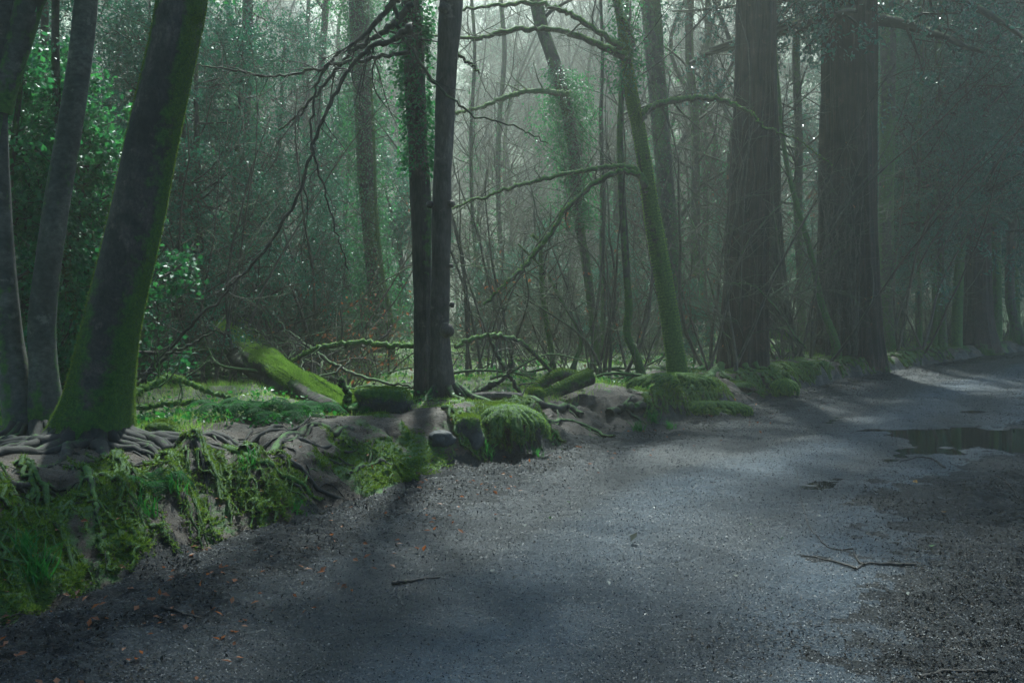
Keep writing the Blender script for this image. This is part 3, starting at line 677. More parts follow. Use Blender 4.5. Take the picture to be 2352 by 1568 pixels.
pole('curved_mossy_tree', 'thin mossy stem curving up between the two biggest dark trunks', [(1922, 805, 20), (1912, 765, 18), (1892, 715, 16), (1876, 650, 15), (1862, 580, 14), (1845, 520, 13), (1822, 440, 12), (1804, 360, 11), (1794, 280, 9)], 23.4, M_PALE, 9, .6, 12, fz=5000, z0=4.0, n1=16)

# ------------------------------------------------------------------ mid-ground trunks
pole('ivy_tree', 'tall straight grey-green trunk behind the leaning mossy tree, dark shrub at its foot', [(1556, 740, 34), (1550, 660, 32), (1540, 540, 36), (1528, 420, 38), (1518, 300, 40), (1508, 180, 42), (1498, 60, 44), (1492, -40, 44)], 24, M_BEECH, 17, .45, 26, 2500, (1.5, 15), z0=9, n1=22, l1=3.2)
pole('ivy_tree', 'ivy-smothered trunk left of the twin trunks with leaves thick to the ground', [(872, 770, 36), (866, 700, 36), (858, 600, 38), (846, 460, 40), (838, 320, 42), (832, 180, 44), (826, 60, 46), (824, -40, 46)], 20, M_TWIN, 16, .4, 26, 15000, (1.0, 9), z0=8, n1=22, l1=3.2, isp=.22, idens=.3)
pole('pale_stem', 'thin yellow-mossed stem snaking down beside the ivy-smothered trunk', [(898, 760, 11), (896, 720, 10), (884, 660, 9), (874, 590, 9), (864, 500, 8), (862, 430, 7), (858, 300, 6), (852, 180, 5)], 19, M_PALE, 0, .85, 8, z0=3, fz=4000, n1=8, l1=.8)
pole('ivy_tree', 'crooked trunk in the misty gap with a bulging mass of ivy halfway up', [(1372, 800, 22), (1358, 700, 20), (1345, 600, 20), (1328, 500, 22), (1322, 400, 26), (1312, 300, 28), (1292, 210, 30), (1268, 130, 30), (1244, 60, 30), (1228, -20, 30)], 20, M_BEECH, 13, .45, 18, 9000, (3.2, 6.3), z0=7, n1=18, isp=.26, idens=.25, fz=3000)
for rows in ([(1306, 216, 14), (1270, 212, 13), (1210, 210, 12), (1160, 224, 11), (1110, 244, 9), (1070, 256, 8), (1045, 262, 7)],):
    t = [o for o in bpy.data.objects if o.name.startswith('ivy_tree') and 'misty gap' in o['label']][0]
    limb(t, rows, 19.2, M_PALE, (8, 4), (.8, .35), fz=2500, m0=.7, mg=.4)
pole('thin_tree', 'slim upright dark stem right of the misty ivy trunk', [(1384, 790, 13), (1386, 680, 12), (1382, 560, 11), (1384, 420, 10), (1380, 280, 9), (1384, 140, 8), (1380, 0, 7)], 21, M_BEECH, 11, .4, 8, z0=4)
pole('thin_tree', 'slim leaning green stem growing out of the small mossy log', [(1272, 850, 13), (1262, 780, 12), (1252, 720, 11), (1244, 640, 11), (1240, 560, 10), (1222, 540, 8)], 15.5, M_PALE, 0, .7, 8, z0=1.5, n1=10, l1=1.2, fz=3000)
pole('forked_sapling', 'forked thin sapling leaning left beside the small mossy log', [(1310, 862, 12), (1335, 790, 10), (1325, 750, 9), (1290, 690, 8), (1250, 620, 7), (1190, 560, 5)], 15.3, M_PALE, 0, .45, 8, z0=1.2, n1=9, l1=1.1)
pole('thin_tree', 'dark dead stem standing alone behind the big leaning trunk', [(413, 700, 22), (414, 600, 20), (416, 500, 17), (418, 380, 14), (424, 260, 10)], 15, M_TWIN, 0, .3, 12, z0=3, n1=10, l1=1.4)
pole('thin_tree', 'dark slim trunk seen between the two left stems', [(186, 800, 22), (166, 700, 24), (150, 600, 22), (140, 480, 20), (132, 300, 18), (128, 100, 18), (128, -40, 18)], 11, M_BEECH, 10, .45, 12, 3200, (1.0, 4.5), z0=5.5, isz=.06, isp=.2)
pole('thin_tree', 'slim bare trunk in the top left gap', [(110, 700, 20), (112, 500, 18), (108, 300, 18), (104, 150, 16), (102, -40, 16)], 15, M_TWIN, 12, .3, 10, z0=7)
pole('thin_tree', 'dark upright trunk through the middle of the left evergreens', [(572, 760, 34), (570, 600, 30), (566, 450, 28), (562, 300, 26), (566, 150, 25), (570, -30, 24)], 19, M_TWIN, 14, .35, 14, 5000, (1.5, 9), z0=7, isp=.3, idens=.2)
pole('thin_tree', 'slanting trunk left of the ivy-smothered trunk', [(690, 770, 20), (700, 600, 19), (716, 420, 18), (730, 250, 17), (745, 60, 16), (750, -30, 16)], 24, M_TWIN, 14, .35, 10, 1500, (2, 9), z0=4)
for px, w_, Yv, lab in ((1090, 9, 26, 'faint thin stem in the mist close right of the twin trunks'), (1150, 12, 30, 'faint straight trunk in the middle of the misty gap'), (1420, 14, 29, 'misty trunk seen between the wavy sapling and the ivy bulge'),
                        (1622, 16, 30, 'misty trunk halfway between the leaning mossy tree and nearest redwood'), (1590, 22, 27, 'misty trunk with a forked top left of the nearest redwood'),
                        (1832, 20, 28, 'misty mossy trunk standing between the two biggest redwoods'), (2075, 12, 33, 'thin trunk over the sunny clearing at right'), (2110, 10, 30, 'second thin trunk over the sunny clearing'), (2160, 16, 30, 'dark thin trunk left of the wide-footed evergreen trunk')):
    j = lambda: U(-9, 9)
    pole('distant_tree', lab, [(px + j(), 770, w_ * 1.15), (px + j(), 640, w_), (px + j(), 480, w_), (px + j(), 300, w_ * .95), (px + j(), 120, w_ * .9), (px + j(), -40, w_ * .85)], Yv, M_BEECH, 15, .45, 9, 700, (2, 8), z0=4, n1=22, l1=2.6, ring=.2)

# ------------------------------------------------------------------ woodland prototypes, copied as individuals
def bare_tree(seed, H=14, r0=.13, n1=34, l1=3.2, z0=2.0, mat=M_DARK, ivyn=600):
    t = thing('distant_tree', 'x', 'tree', (0, 0, 0))
    C = [[0, 0, -.4, r0 * 1.3], [U(-.1, .1), 0, .5, r0], [U(-.4, .4), U(-.4, .4), 2, r0 * .95], [U(-.9, .9), U(-.9, .9), 4.5, r0 * .8], [U(-1.4, 1.4), U(-1.4, 1.4), 7, r0 * .6], [U(-2, 2), U(-2, 2), 10, r0 * .4], [U(-2.4, 2.4), U(-2.4, 2.4), H, r0 * .15]]
    V, F, A, Nn, p, r = trunk_geo(C, k=9, ring=.3, ridge=.01, rth=2, rz=1, lump=.08, fseed=seed, m0=.4)
    mesh_obj('trunk', Bag().add(V, F, A), M_BEECH, t); crown(t, p, r, mat, z0, n1, l1, (6, 5), up=.05, bias=(0, 0, .25))
    if ivyn: ivy(t, p, r, .5, 7, ivyn, .07, .22, seed=seed)
    return t
def shrub(seed, H=2.6, ns=16, lean=.55, mat=M_PALE, nb=0, name='bare_shrub'):
    t = thing(name, 'x', 'shrub', (0, 0, 0)); n = ns
    B = np.stack([rng.normal(0, .15, n), rng.normal(0, .15, n), np.full(n, -.1)], 1); D = np.stack([rng.normal(0, lean, n), rng.normal(0, lean, n), np.ones(n)], 1)
    L0 = grow(B, D, H * U(.6, 1.1, n), U(.008, .02, n), 12, .09, -.012, .2); lv = [L0] + twig_levels(L0[0], L0[1], (7, 5), (H * .38, H * .17), wob=.15, up=0, rmin=.0032)
    bag = Bag()
    for i, (a, c) in enumerate(lv): v, f, m = tubes_m(a, c, 4 if i == 0 else 3, .3, .4); bag.add(v, f, m)
    mesh_obj('stems', bag, mat, t)
    if nb:
        q = lv[-1][0].reshape(-1, 3); q = q[rng.integers(0, len(q), nb)]; v, f = leaves(q, .07 if name != 'hazel_bush' else .026, .45, 0, 1.2); mesh_obj('leaves', Bag().add(v, f), M_BROWN, t, smooth=False)
    return t
def evergreen(seed, H=6, rad=1.5, n1=46, nl=17000, mat=M_HOLLY, size=.055, droop=.0, asp=.6, name='holly_tree', z0=.3):
    t = thing(name, 'x', 'tree', (0, 0, 0))
    C = [[0, 0, -.4, .09], [0, 0, .5, .075], [U(-.2, .2), U(-.2, .2), H * .5, .055], [U(-.3, .3), U(-.3, .3), H, .012]]
    V, F, A, Nn, p, r = trunk_geo(C, k=9, ring=.15, ridge=.005, rth=2, rz=1, lump=.08, fseed=seed, m0=.4)
    mesh_obj('trunk', Bag().add(V, F, A), M_BEECH, t)
    Pt, R = p[None], r[None]; i0 = np.searchsorted(p[:, 2], z0)
    b, d, rd, tt = spawn(Pt[:, i0:], R[:, i0:], n1, 0, 1, 75, .4)
    L1 = grow(b, d, rad * U(.5, 1.25, n1) * (1.15 - .75 * tt), np.maximum(rd, .012), 8, .12, .05 - droop, .3)
    lv = [L1] + twig_levels(L1[0], L1[1], (6, 5), (rad * .5, rad * .26), wob=.14, up=.02 - droop, rmin=.0035)
    bag = Bag()
    for i, (a, c) in enumerate(lv): v, f, m = tubes_m(a, c, 4 if i == 0 else 3, .2, .3); bag.add(v, f, m)
    mesh_obj('branches', bag, M_DARK, t)
    q = lv[-1][0][:, 1:].reshape(-1, 3); q = q[rng.integers(0, len(q), nl)] + rng.normal(0, .035, (nl, 3)); v, f = leaves(q, size, asp, .5, droop * 6)
    mesh_obj('foliage', Bag().add(v, f), mat, t, smooth=False)
    return t
USED = set()
LM_ = [(80, 'the far left stems'), (230, 'the slanting grey stem'), (430, 'the big leaning trunk'), (560, 'the dark dense evergreen'), (650, 'the slim dark trunk'), (780, 'the slanting slim trunk'), (930, 'the ivy-smothered trunk'), (1060, 'the twin trunks'),
       (1180, 'the misty hazel'), (1290, 'the middle of the misty gap'), (1400, 'the bulge of ivy'), (1480, 'the wavy sapling'), (1600, 'the leaning green tree'), (1680, 'the fork-topped misty trunk'), (1800, 'the nearest redwood'), (1890, 'the curved mossy stem'),
       (2010, 'the sucker-covered redwood'), (2100, 'the green-sided trunk'), (2200, 'the sunny clearing'), (2300, 'the wide-footed trunk'), (9999, 'the bow-shaped stem')]
landmark = lambda px: next(n for x, n in LM_ if px < x)
def place(proto, px, Y, sc, label, group=None, name=None, rz=None, dz=0):
    loc = onG(px, Y, dz); rz = U(0, 6.28) if rz is None else rz
    if proto.name not in USED:
        USED.add(proto.name); proto.location = tuple(float(a) for a in loc); proto.rotation_euler = (0, 0, rz); proto.scale = (sc,) * 3; proto['label'] = label
        if group: proto['group'] = group
        return proto
    return copy_thing(proto, loc, rz, sc, label, group)
BT = [bare_tree(1, 14, .10, 46, 3.2, 1.5, M_PALE), bare_tree(2, 13, .07, 40, 2.8, 1.0, M_PALE), bare_tree(3, 16, .14, 50, 3.8, 2.5, M_PALE), bare_tree(4, 12, .06, 40, 2.4, .6, M_PALE)]
SH = [shrub(1), shrub(2, 3.4, 12, .4), shrub(3, 2.0, 20, .8, M_DARK), shrub(4, 1.5, 10, .7)]
BS = [shrub(5, 1.9, 14, .7, M_PALE, 190, 'beech_sapling'), shrub(6, 2.8, 9, .4, M_PALE, 70, 'beech_sapling')]
HO = [evergreen(1), evergreen(2, 7, 1.8, 54, 20000), evergreen(3, 4, 1.3, 36, 13000)]
YE = [evergreen(4, 9, 2.4, 90, 52000, M_YEW, .08, .03, .35, 'yew_tree', 1.5), evergreen(5, 7, 2.0, 70, 40000, M_YEW, .08, .03, .35, 'yew_tree', 1.3)]
IV = [evergreen(6, 3.4, .9, 34, 7500, M_IVY, .062, .02, .85, 'ivy_bush')]

g = 'ivy bushes behind the left stems'
for px, Y, sc, lab in ((60, 11.0, 1.15, 'large-leaved ivy bush between the two stems at the left edge'), (215, 11.4, 1.2, 'large-leaved sunlit ivy bush between the slanting stem and the big leaning trunk'), (150, 12.2, 1.25, 'ivy bush just behind the slanting grey stem')):
    place(IV[0], px, Y, sc, lab, g)
g = 'evergreen trees on the left side of the wood'
for px, Y, sc, i, lab in ((40, 14.5, 1.1, 0, 'tall evergreen behind the far left stems'), (210, 16.5, 1.15, 1, 'evergreen seen right of the slanting grey stem'), (330, 14.8, .95, 0, 'evergreen hidden mostly by the big leaning trunk'),
                          (470, 16, 1.0, 1, 'dark dense evergreen right of the big leaning trunk'), (545, 17.5, 1.05, 0, 'dark evergreen with the slim trunk rising through it'), (640, 20, 1.0, 1, 'evergreen between the dark slim trunk and the slanting one'),
                          (760, 22, .95, 2, 'low evergreen at left foot of the ivy-smothered trunk'), (900, 23, 1.1, 2, 'low evergreen between the ivy-smothered trunk and the twin trunks'), (420, 23, 1.25, 1, 'pale evergreen far behind the dead dark stem'),
                          (120, 22, 1.2, 0, 'hazy evergreen far behind the top left gap'), (800, 25, 1.1, 0, 'hazy evergreen far behind the ivy-smothered trunk')):
    place(HO[i], px, Y, sc, lab, g)
g = 'low evergreens in the misty middle'
for px, Y, sc, i, lab in ((1120, 25, .7, 2, 'low blue-green evergreen bush right behind the twin trunks'), (1190, 27, .65, 2, 'low evergreen bush in the middle of the misty gap'), (1400, 22.5, .7, 2, 'low evergreen beside the wavy sapling'),
                          (1595, 21.5, .42, 2, 'small dark evergreen bush between the leaning green tree and the nearest redwood'), (1250, 29, .9, 2, 'faint evergreen deep in the misty gap'), (1470, 30, 1.0, 0, 'faint evergreen behind the leaning green tree'), (1660, 32, 1.0, 0, 'faint evergreen left behind the nearest redwood'), (1850, 30, .9, 2, 'small evergreen between the redwoods')):
    place(HO[i], px, Y, sc, lab, g)
g = 'dark evergreens on the right side of the wood'
for px, Y, sc, i, lab in ((2200, 31.5, 2.1, 0, 'dark drooping evergreen right of the green-sided trunk'), (2330, 39.5, 2.6, 1, 'big dark drooping evergreen at the right edge'), (2290, 36.5, 2.3, 0, 'dark evergreen behind the wide-footed trunk'),
                          (2150, 31, 1.3, 1, 'smaller drooping evergreen left of the wide-footed trunk'), (2440, 47, 2.2, 0, 'dark evergreen half outside the right edge'), (2390, 43, 2.5, 0, 'dark evergreen behind the bow-shaped stem'), (2160, 34, 1.9, 1, 'dark evergreen filling the gap left of the wide-footed trunk'), (2245, 41, 2.6, 0, 'high dark evergreen behind the wide-footed trunk crown'), (2110, 38, 1.8, 1, 'paler evergreen behind the sunny clearing'), (2540, 50, 3.2, 0, 'tall evergreen added beyond the right edge for shade'), (2270, 49, 3.2, 0, 'tall evergreen far behind the wide-footed trunk'), (2060, 46, 2.9, 1, 'tall evergreen far behind the green-sided trunk')):  # the last three tall evergreens are added to shade the upper right
    place(YE[i], px, Y, sc, lab, g, dz=.5)

lab_sh = [('thin bare shrub in the thicket behind the fallen mossy log', 'bare shrubs behind the fallen log', 330, 720, 17.5, 27), ('thin bare shrub in the misty thicket right of the twin trunks', 'bare shrubs in the misty gap', 1060, 1640, 22.5, 34),
          ('thin bare shrub tangled around the feet of the redwoods', 'bare shrubs around the redwoods', 1650, 2180, 20, 30), ('thin bare shrub behind the stems at the left edge', 'bare shrubs at the left edge', -20, 320, 12.5, 22), ('thin bare shrub under the dark evergreens at right', 'bare shrubs at the right edge', 2080, 2400, 32, 46)]
for (lab, g, a, b_, y0, y1), n in zip(lab_sh, (30, 28, 18, 12, 10)):
    for _ in range(n):
        px, Y = U(a, b_), U(y0, y1)
        while us((px - 1176) / F_PX * Y, Y)[1][0] < 1.6: Y += 1.0
        i = rng.integers(0, 4); sc = U(.7, 1.35); lab = '%s %s bare shrub %s %s' % ('big' if sc > 1.1 else 'mid-sized' if sc > .9 else 'small', ('bushy', 'upright', 'dark sprawling', 'low thin')[i], 'close behind' if Y < y0 + (y1 - y0) * .35 else 'behind' if Y < y0 + (y1 - y0) * .7 else 'far behind', landmark(px))
        place(SH[i], px, Y, sc, lab, 'bare shrubs near ' + landmark(px))
g = 'saplings holding dead leaves'
for px, Y, sc, i, lab in ((800, 15.0, 1.0, 0, 'sapling with dead orange leaves left of the twin trunks'), (865, 16.2, 1.0, 0, 'sapling with dead orange leaves at the foot of the ivy-smothered trunk'), (1290, 18.5, 1.15, 1, 'sapling with dead orange leaves below the ivy bulge in the mist'),
                          (1220, 19.5, 1.1, 1, 'sapling with dead orange leaves in the middle of the misty gap'), (1500, 20, 1.0, 1, 'sapling with dead leaves behind the leaning green tree')):
    place(BS[i], px, Y, sc, lab, g)
g = 'pale evergreens on the misty slope'
for px, Y in ((-60, 58), (120, 66), (300, 60), (430, 70), (560, 62), (700, 72), (860, 64), (990, 74), (1120, 78), (1230, 70), (1340, 80), (1450, 68), (1580, 76), (1820, 70), (260, 84), (640, 88), (1180, 92), (1400, 94), (900, 90)):
    place(HO[rng.integers(0, 3)], px, Y, U(1.9, 2.6), '%s evergreen on the misty slope %s %s' % ('pale' if Y < 75 else 'barely visible', 'behind' if Y < 68 else 'far beyond', landmark(px)), g)
g = 'tall hazels arching over the path edge'
HZ = [shrub(7, 2.9, 11, .33, M_PALE, 0, 'hazel_bush'), shrub(8, 3.0, 9, .4, M_PALE, 110, 'hazel_bush')]
for px, Y, sc, i, lab in ((1655, 18.9, 2.3, 0, 'tall hazel fanning up left of the nearest redwood'), (1835, 23.5, 2.7, 1, 'tall hazel with hanging brown leaves between the two biggest redwoods'), (2075, 28.5, 2.9, 1, 'tall hazel with brown leaves right of the sucker-covered redwood'), (1400, 17.6, 2.0, 0, 'hazel rising left of the wavy sapling'),
                          (1130, 16.8, 1.9, 0, 'hazel rising in the mist just right of the twin trunks'), (700, 17.5, 2.1, 1, 'hazel with brown leaves rising behind the fallen mossy log'), (480, 14.5, 1.9, 0, 'hazel rising right of the big leaning trunk')):
    place(HZ[i], px, Y, sc, lab, g)
lab_bt = [('slender bare tree lost in mist behind the left evergreens', 'distant trees, left', -150, 700), ('slender bare tree lost in mist behind the twin trunks', 'distant trees, middle left', 700, 1100), ('slender bare tree lost in mist in the pale gap', 'distant trees, gap', 1100, 1500),
          ('slender bare tree lost in mist behind the nearest redwood', 'distant trees, middle right', 1500, 1900), ('slender bare tree lost in mist behind the dark evergreens at right', 'distant trees, right', 1900, 2500)]
for (lab, g, a, b_), n in zip(lab_bt, (50, 38, 60, 44, 46)):
    for i in range(n):
        Y = 26 + 72 * ((i + .5) / n) ** 1.1
        if 700 <= a <= 1100 and Y < 38: Y += 14
        px = U(a, b_); Y = Y if a < 1900 else Y + 22; k = rng.integers(0, 4)
        lab = '%s %s bare tree %s %s' % ('dark' if Y < 42 else 'hazy' if Y < 58 else 'pale' if Y < 74 else 'faint' if Y < 90 else 'barely visible', ('slim', 'very thin', 'stout', 'low-branched')[k], 'behind' if Y < 50 else 'far behind' if Y < 80 else 'on the slope beyond', landmark(px))
        place(BT[k], px, Y, U(.8, 1.3), lab, 'distant trees beyond ' + landmark(px))

# unseen evergreens added beside the path and behind the viewer to block sky light
g = 'unseen evergreens added to shade the near side of the path'
for x, y, sc, lab in ((11.8, 12.5, 1.25, 'tall added shade evergreen just outside the right edge beside the puddle'), (7.6, 5.5, 1.2, 'tall added shade evergreen right of the viewpoint'), (15, 18, 1.2, 'tall added shade evergreen past the puddle outside the right edge'), (5.5, -3, 1.3, 'added shade evergreen behind the viewpoint at right'), (0.5, -6, 1.3, 'added shade evergreen straight behind the viewpoint'),
                   (-6.0, -4, 1.3, 'added shade evergreen behind the viewpoint at left'), (-7.5, 2.5, 1.2, 'added shade evergreen left of the viewpoint on the bank'), (-3.5, -10, 1.5, 'second added shade evergreen behind the viewpoint'), (9.5, -8, 1.6, 'far added shade evergreen behind the viewpoint at right'), (-11, 5.5, 1.3, 'added shade evergreen outside the left edge')):
    copy_thing(YE[0], (x, y, gz(x, y)), U(0, 6.28), sc, lab, g)
# ------------------------------------------------------------------ moss, roots, grass and plants of the bank
BVx, BVy, BVz = GX, GY, GZ
dU = np.stack([np.gradient(GX, axis=0), np.gradient(GY, axis=0), np.gradient(GZ, axis=0)], -1)
dS = np.stack([np.gradient(GX, axis=1), np.gradient(GY, axis=1), np.gradient(GZ, axis=1)], -1)
GN = norm(np.cross(dS, dU)); GN = np.where(GN[..., 2:3] < 0, -GN, GN)
sel = (SS > .06) & (SS < 2.6) & (ey_ > 2.5) & (ey_ < 40)
bp = np.stack([GX[sel], GY[sel], GZ[sel]], -1); bn = GN[sel]; ba = mo[sel] + .5 * n3(bp[:, 0] * 5, bp[:, 1] * 5, bp[:, 2] * 5, 4) + .25 * (1 - bn[:, 2])
ar = (np.linalg.norm(np.cross(dU, dS), axis=-1))[sel]; dist = np.hypot(bp[:, 0], bp[:, 1])
v, f = fuzz(bp, bn, ba, 170000, .026, .66, .008, .6, .25, ar / dist ** 1.2)
o = mesh_obj('moss_carpet', Bag().add(v, f), M_MOSS, smooth=False); tag(o, 'green moss covering the earth bank beside the path', 'moss', kind='stuff')

i = rng.choice(len(bp), 16000, p=(ar / dist ** 1.1) / (ar / dist ** 1.1).sum()); q = bp[i] + bn[i] * .006 + rng.normal(0, .008, (16000, 3)); v, f = leaves(q, .020, .6, .8, 0, D=np.cross(bn[i], rng.normal(0, 1, (16000, 3)))); o = mesh_obj('bank_crumbs', Bag().add(v, f), M_CRUMB, smooth=False); tag(o, 'crumbs of soil, bark and dead leaf lying on the earth bank', 'leaf litter', kind='stuff')
n = 260; q = bp[rng.choice(len(bp), n, p=(ar / dist ** 1.1) / (ar / dist ** 1.1).sum())]; an = U(0, 6.28, n); g0, r0_ = grow(q + [0, 0, .01], np.stack([np.cos(an), np.sin(an), U(-.5, .2, n)], 1), U(.12, .5, n), U(.002, .005, n), 8, .18, -.05, .3); g0[:, :, 2] = np.maximum(g0[:, :, 2] * .4 + .6 * (height(g0[..., 0], g0[..., 1]) + .006), height(g0[..., 0], g0[..., 1])); v, f = tubes(g0, r0_, 4)
o = mesh_obj('fine_rootlets', Bag().add(v, f), M_ROOT); tag(o, 'fine bare rootlets and twigs straggling over the earth bank', 'rootlets', kind='stuff')

# hanging moss-covered rootlets: they run down the bank face
def drapes(y0, y1, n, top=(.35, 1.0), bot=(.0, .4), r=(.014, .034), rel=False):
    u0, u1 = np.interp([y0, y1], EP[:, 1], EU); uu = U(u0, u1, n); ey = np.interp(uu, EU, EP[:, 1]); W = np.interp(ey, _WY, _WW)
    N = 22; t = np.linspace(0, 1, N)[None]; s0 = (U(*top, n) * W)[:, None]; s1 = (U(*bot, n) * W)[:, None]
    if rel: s0 = (U(.08, .9, n) * W)[:, None]; s1 = s0 * U(.15, .6, n)[:, None]
    s = s0 + (s1 - s0) * t; w_ = np.cumsum(rng.normal(0, .022, (n, N)), 1) + uu[:, None] - .6 * (s0 - s)
    R = U(*r, n)[:, None] * (1.1 - .6 * t) * (1 + .35 * n3(w_ * 0 + uu[:, None] * 9, s * 22, t * 0, 3) * 2)
    if y0 < 10:
        k = n2((uu[:, None] - .6 * s0)[:, 0], s0[:, 0], .8, 101) + .5 * n2((uu[:, None] - .6 * s0)[:, 0], s0[:, 0], .3, 7) > .14
        w_, s, R, uu, s0 = w_[k], s[k], R[k], uu[k], s0[k]
    x = np.interp(w_, EU, EP[:, 0]) + np.interp(w_, EU, EN[:, 0]) * s; y = np.interp(w_, EU, EP[:, 1]) + np.interp(w_, EU, EN[:, 1]) * s
    z = height(x, y) + R * .6 + .02
    return np.stack([x, y, z], -1), R
bag = Bag(); fz = Bag()
for y0, y1, n, r in ((4.0, 7.2, 40, (.005, .014)), (7.0, 9.7, 60, (.006, .014)), (10.0, 11.35, 75, (.014, .032)), (13.2, 16.0, 104, (.014, .03)), (17.3, 21.5, 80, (.015, .035)), (22, 30, 60, (.02, .04)), (4.0, 7.4, 110, (.006, .020)), (7.2, 9.8, 106, (.006, .016))):
    Pt, R = drapes(y0, y1, n, r=r, rel=n > 105); v, q, a = tubes_m(Pt, R, 7, .5, .4); bag.add(v, q, a)
    nn = norm(v - np.repeat(Pt.reshape(-1, 3), 7, 0)); m = len(v); v2, f2 = fuzz(v, nn, np.full(m, 1.0), int(len(Pt) * 300), .026, .5, .007, .6); fz.add(v2, f2)
o = mesh_obj('hanging_moss', bag, M_BANK); tag(o, 'moss-clad rootlets hanging down the face of the bank', 'moss', kind='stuff')
o = mesh_obj('moss_fringe', fz, M_MOSS, smooth=False); tag(o, 'fuzzy yellow-green fringe of moss on the hanging rootlets', 'moss', kind='stuff')

def lump(c, rx, ry, rz, seed, mat, rough=.3, nfz=4000, yaw=0, name='stone', label='', cat='stone', m=.9, group=None, sub=1, box=0.0, fl=.018):
    n_, m_ = 40, 24; TH, PH = np.meshgrid(np.linspace(0, 2 * math.pi, n_, endpoint=False), np.linspace(0.001, math.pi - .001, m_), indexing='ij')
    d = np.stack([np.sin(PH) * np.cos(TH), np.sin(PH) * np.sin(TH), np.cos(PH)], -1)
    if box: d = d * (1 - box) + box * d / np.abs(d).max(-1, keepdims=True)
    rr = 1 + rough * n3(d[..., 0] * 1.6, d[..., 1] * 1.6, d[..., 2] * 1.6, seed) * 2 + rough * .6 * n3(d[..., 0] * 5, d[..., 1] * 5, d[..., 2] * 5, seed + 1) + rough * .25 * n3(d[..., 0] * 14, d[..., 1] * 14, d[..., 2] * 14, seed + 2)
    v = d * rr[..., None] * np.array([rx, ry, rz]); cy, sy = math.cos(yaw), math.sin(yaw)
    v = np.stack([v[..., 0] * cy - v[..., 1] * sy, v[..., 0] * sy + v[..., 1] * cy, v[..., 2]], -1) + c
    ix = np.arange(n_ * m_).reshape(n_, m_); f = np.stack([ix[:, :-1], ix[:, 1:], np.roll(ix, -1, 0)[:, 1:], np.roll(ix, -1, 0)[:, :-1]], -1).reshape(-1, 4)
    V = v.reshape(-1, 3); nn = norm(d.reshape(-1, 3)); A = m * (.35 + .65 * nn[:, 2])
    t = thing(name, label, cat, c, group); mesh_obj('rock' if 'stone' in name else 'core', Bag().add(V, f, A), mat, t)
    if nfz:
        v2, f2 = fuzz(V, nn, A, nfz, fl, .45, .007, .5, .3); mesh_obj('moss', Bag().add(v2, f2), M_MOSS, t, smooth=False)
    return t
M_STONE = bark('mossy_stone_rock', (.035, .036, .038), (.11, .11, .11), 1, 7, bs=.6, bd=.02)
lump(onG(882, 10.6, .10), .30, .16, .15, 3, M_STONE, .25, 9000, -.15, 'mossy_stone', 'long moss-capped stone on the bank just left of the twin trunks', box=.45)
lump(onG(1072, 10.2, -.02), .17, .16, .17, 5, M_STONE, .3, 7000, .3, 'mossy_stone', 'square dark stone with mossy cap at the left of the bright moss mound', box=.5, m=.7)
lump(onG(1152, 10.75, -.02), .34, .30, .20, 7, M_BANK, .25, 16000, .2, 'moss_mound', 'bright yellow-green moss mound jutting from the bank in the centre', 'moss mound', m=1.3, fl=.024)
lump(onG(1232, 12.6, .08), .11, .10, .13, 9, M_STONE, .3, 3500, 0, 'mossy_stone', 'small round mossy stump-like stone right of the twin trunks')
lump(onG(1012, 9.9, -.03), .13, .10, .10, 11, M_STONE, .3, 0, .5, 'bare_stone', 'bare bluish stone beside the square mossy stone', m=0, box=.15)
lump(onG(1650, 14.9, -.02), .40, .26, .10, 13, M_BANK, .3, 7000, .5, 'moss_mound', 'moss hummock hanging over the path in front of the nearest redwood', 'moss mound', m=1.1)
lump(onG(1688, 17.2, 0), .42, .25, .10, 15, M_BANK, .25, 7000, .2, 'moss_mound', 'low moss cushion against the foot of the nearest redwood', 'moss mound', m=1.1)
lump(onG(1802, 17.6, -.04), .20, .18, .18, 17, M_BANK, .3, 7000, .2, 'moss_mound', 'small separate yellow moss mound on the earth ramp', 'moss mound', m=1.2)
lump(onG(370, 8.9, .02), .16, .12, .10, 19, M_STONE, .3, 2500, .2, 'mossy_stone', 'dark mossy stone right behind the root plate of the leaning trunk')
lump(onG(1000, 9.2, -.05), .3, .12, .07, 23, M_STONE, .2, 0, -.5, 'bare_stone', 'pale flat wet stone low on the bank left of the bright moss mound', m=.1)

# moss strands pouring over the front of the central mound
def mound_strands(px, Y, rx, ry, rz, n, label, dz=0.0):
    c = onG(px, Y, dz); t = thing('moss_mound', label, 'moss mound', c); N = 16; ph = np.linspace(.1, 1, N)[None] * U(.7, 1.25, (n, 1)); az = U(-3.3, .2, (n, 1)) + np.cumsum(rng.normal(0, .03, (n, N)), 1)
    r_ = 1.02 + .12 * n2(az * 3, ph * 2, 1, 5); x = c[0] + rx * r_ * np.sin(np.clip(ph * 1.45, 0, 1.75)) * np.cos(az); y = c[1] + ry * r_ * np.sin(np.clip(ph * 1.45, 0, 1.75)) * np.sin(az); z = c[2] + rz * (np.cos(np.clip(ph * 1.35, 0, 1.7)) + .05 * n2(az * 9, ph * 9, 1, 6)) + .02
    z = np.minimum(z, c[2] + rz * 1.05); Pt = np.stack([x, y, z], -1); R = U(.018, .044, (n, 1)) * (1.15 - .5 * ph / 1.25) * (1 + .5 * n2(az * 30, ph * 14, 1, 9)); v, q, a = tubes_m(Pt, R, 7, .9, .3)
    mesh_obj('strands', Bag().add(v, q, a), M_BANK, t); nn = norm(v - np.repeat(Pt.reshape(-1, 3), 7, 0)); v2, f2 = fuzz(v, nn, np.ones(len(v)), n * 620, .017, .5, .006, .6); mesh_obj('moss', Bag().add(v2, f2), M_MOSS_LIT, t, smooth=False)
mound_strands(1165, 10.62, .42, .30, .32, 36, 'shaggy yellow-green moss curtain pouring over the bright central mound')
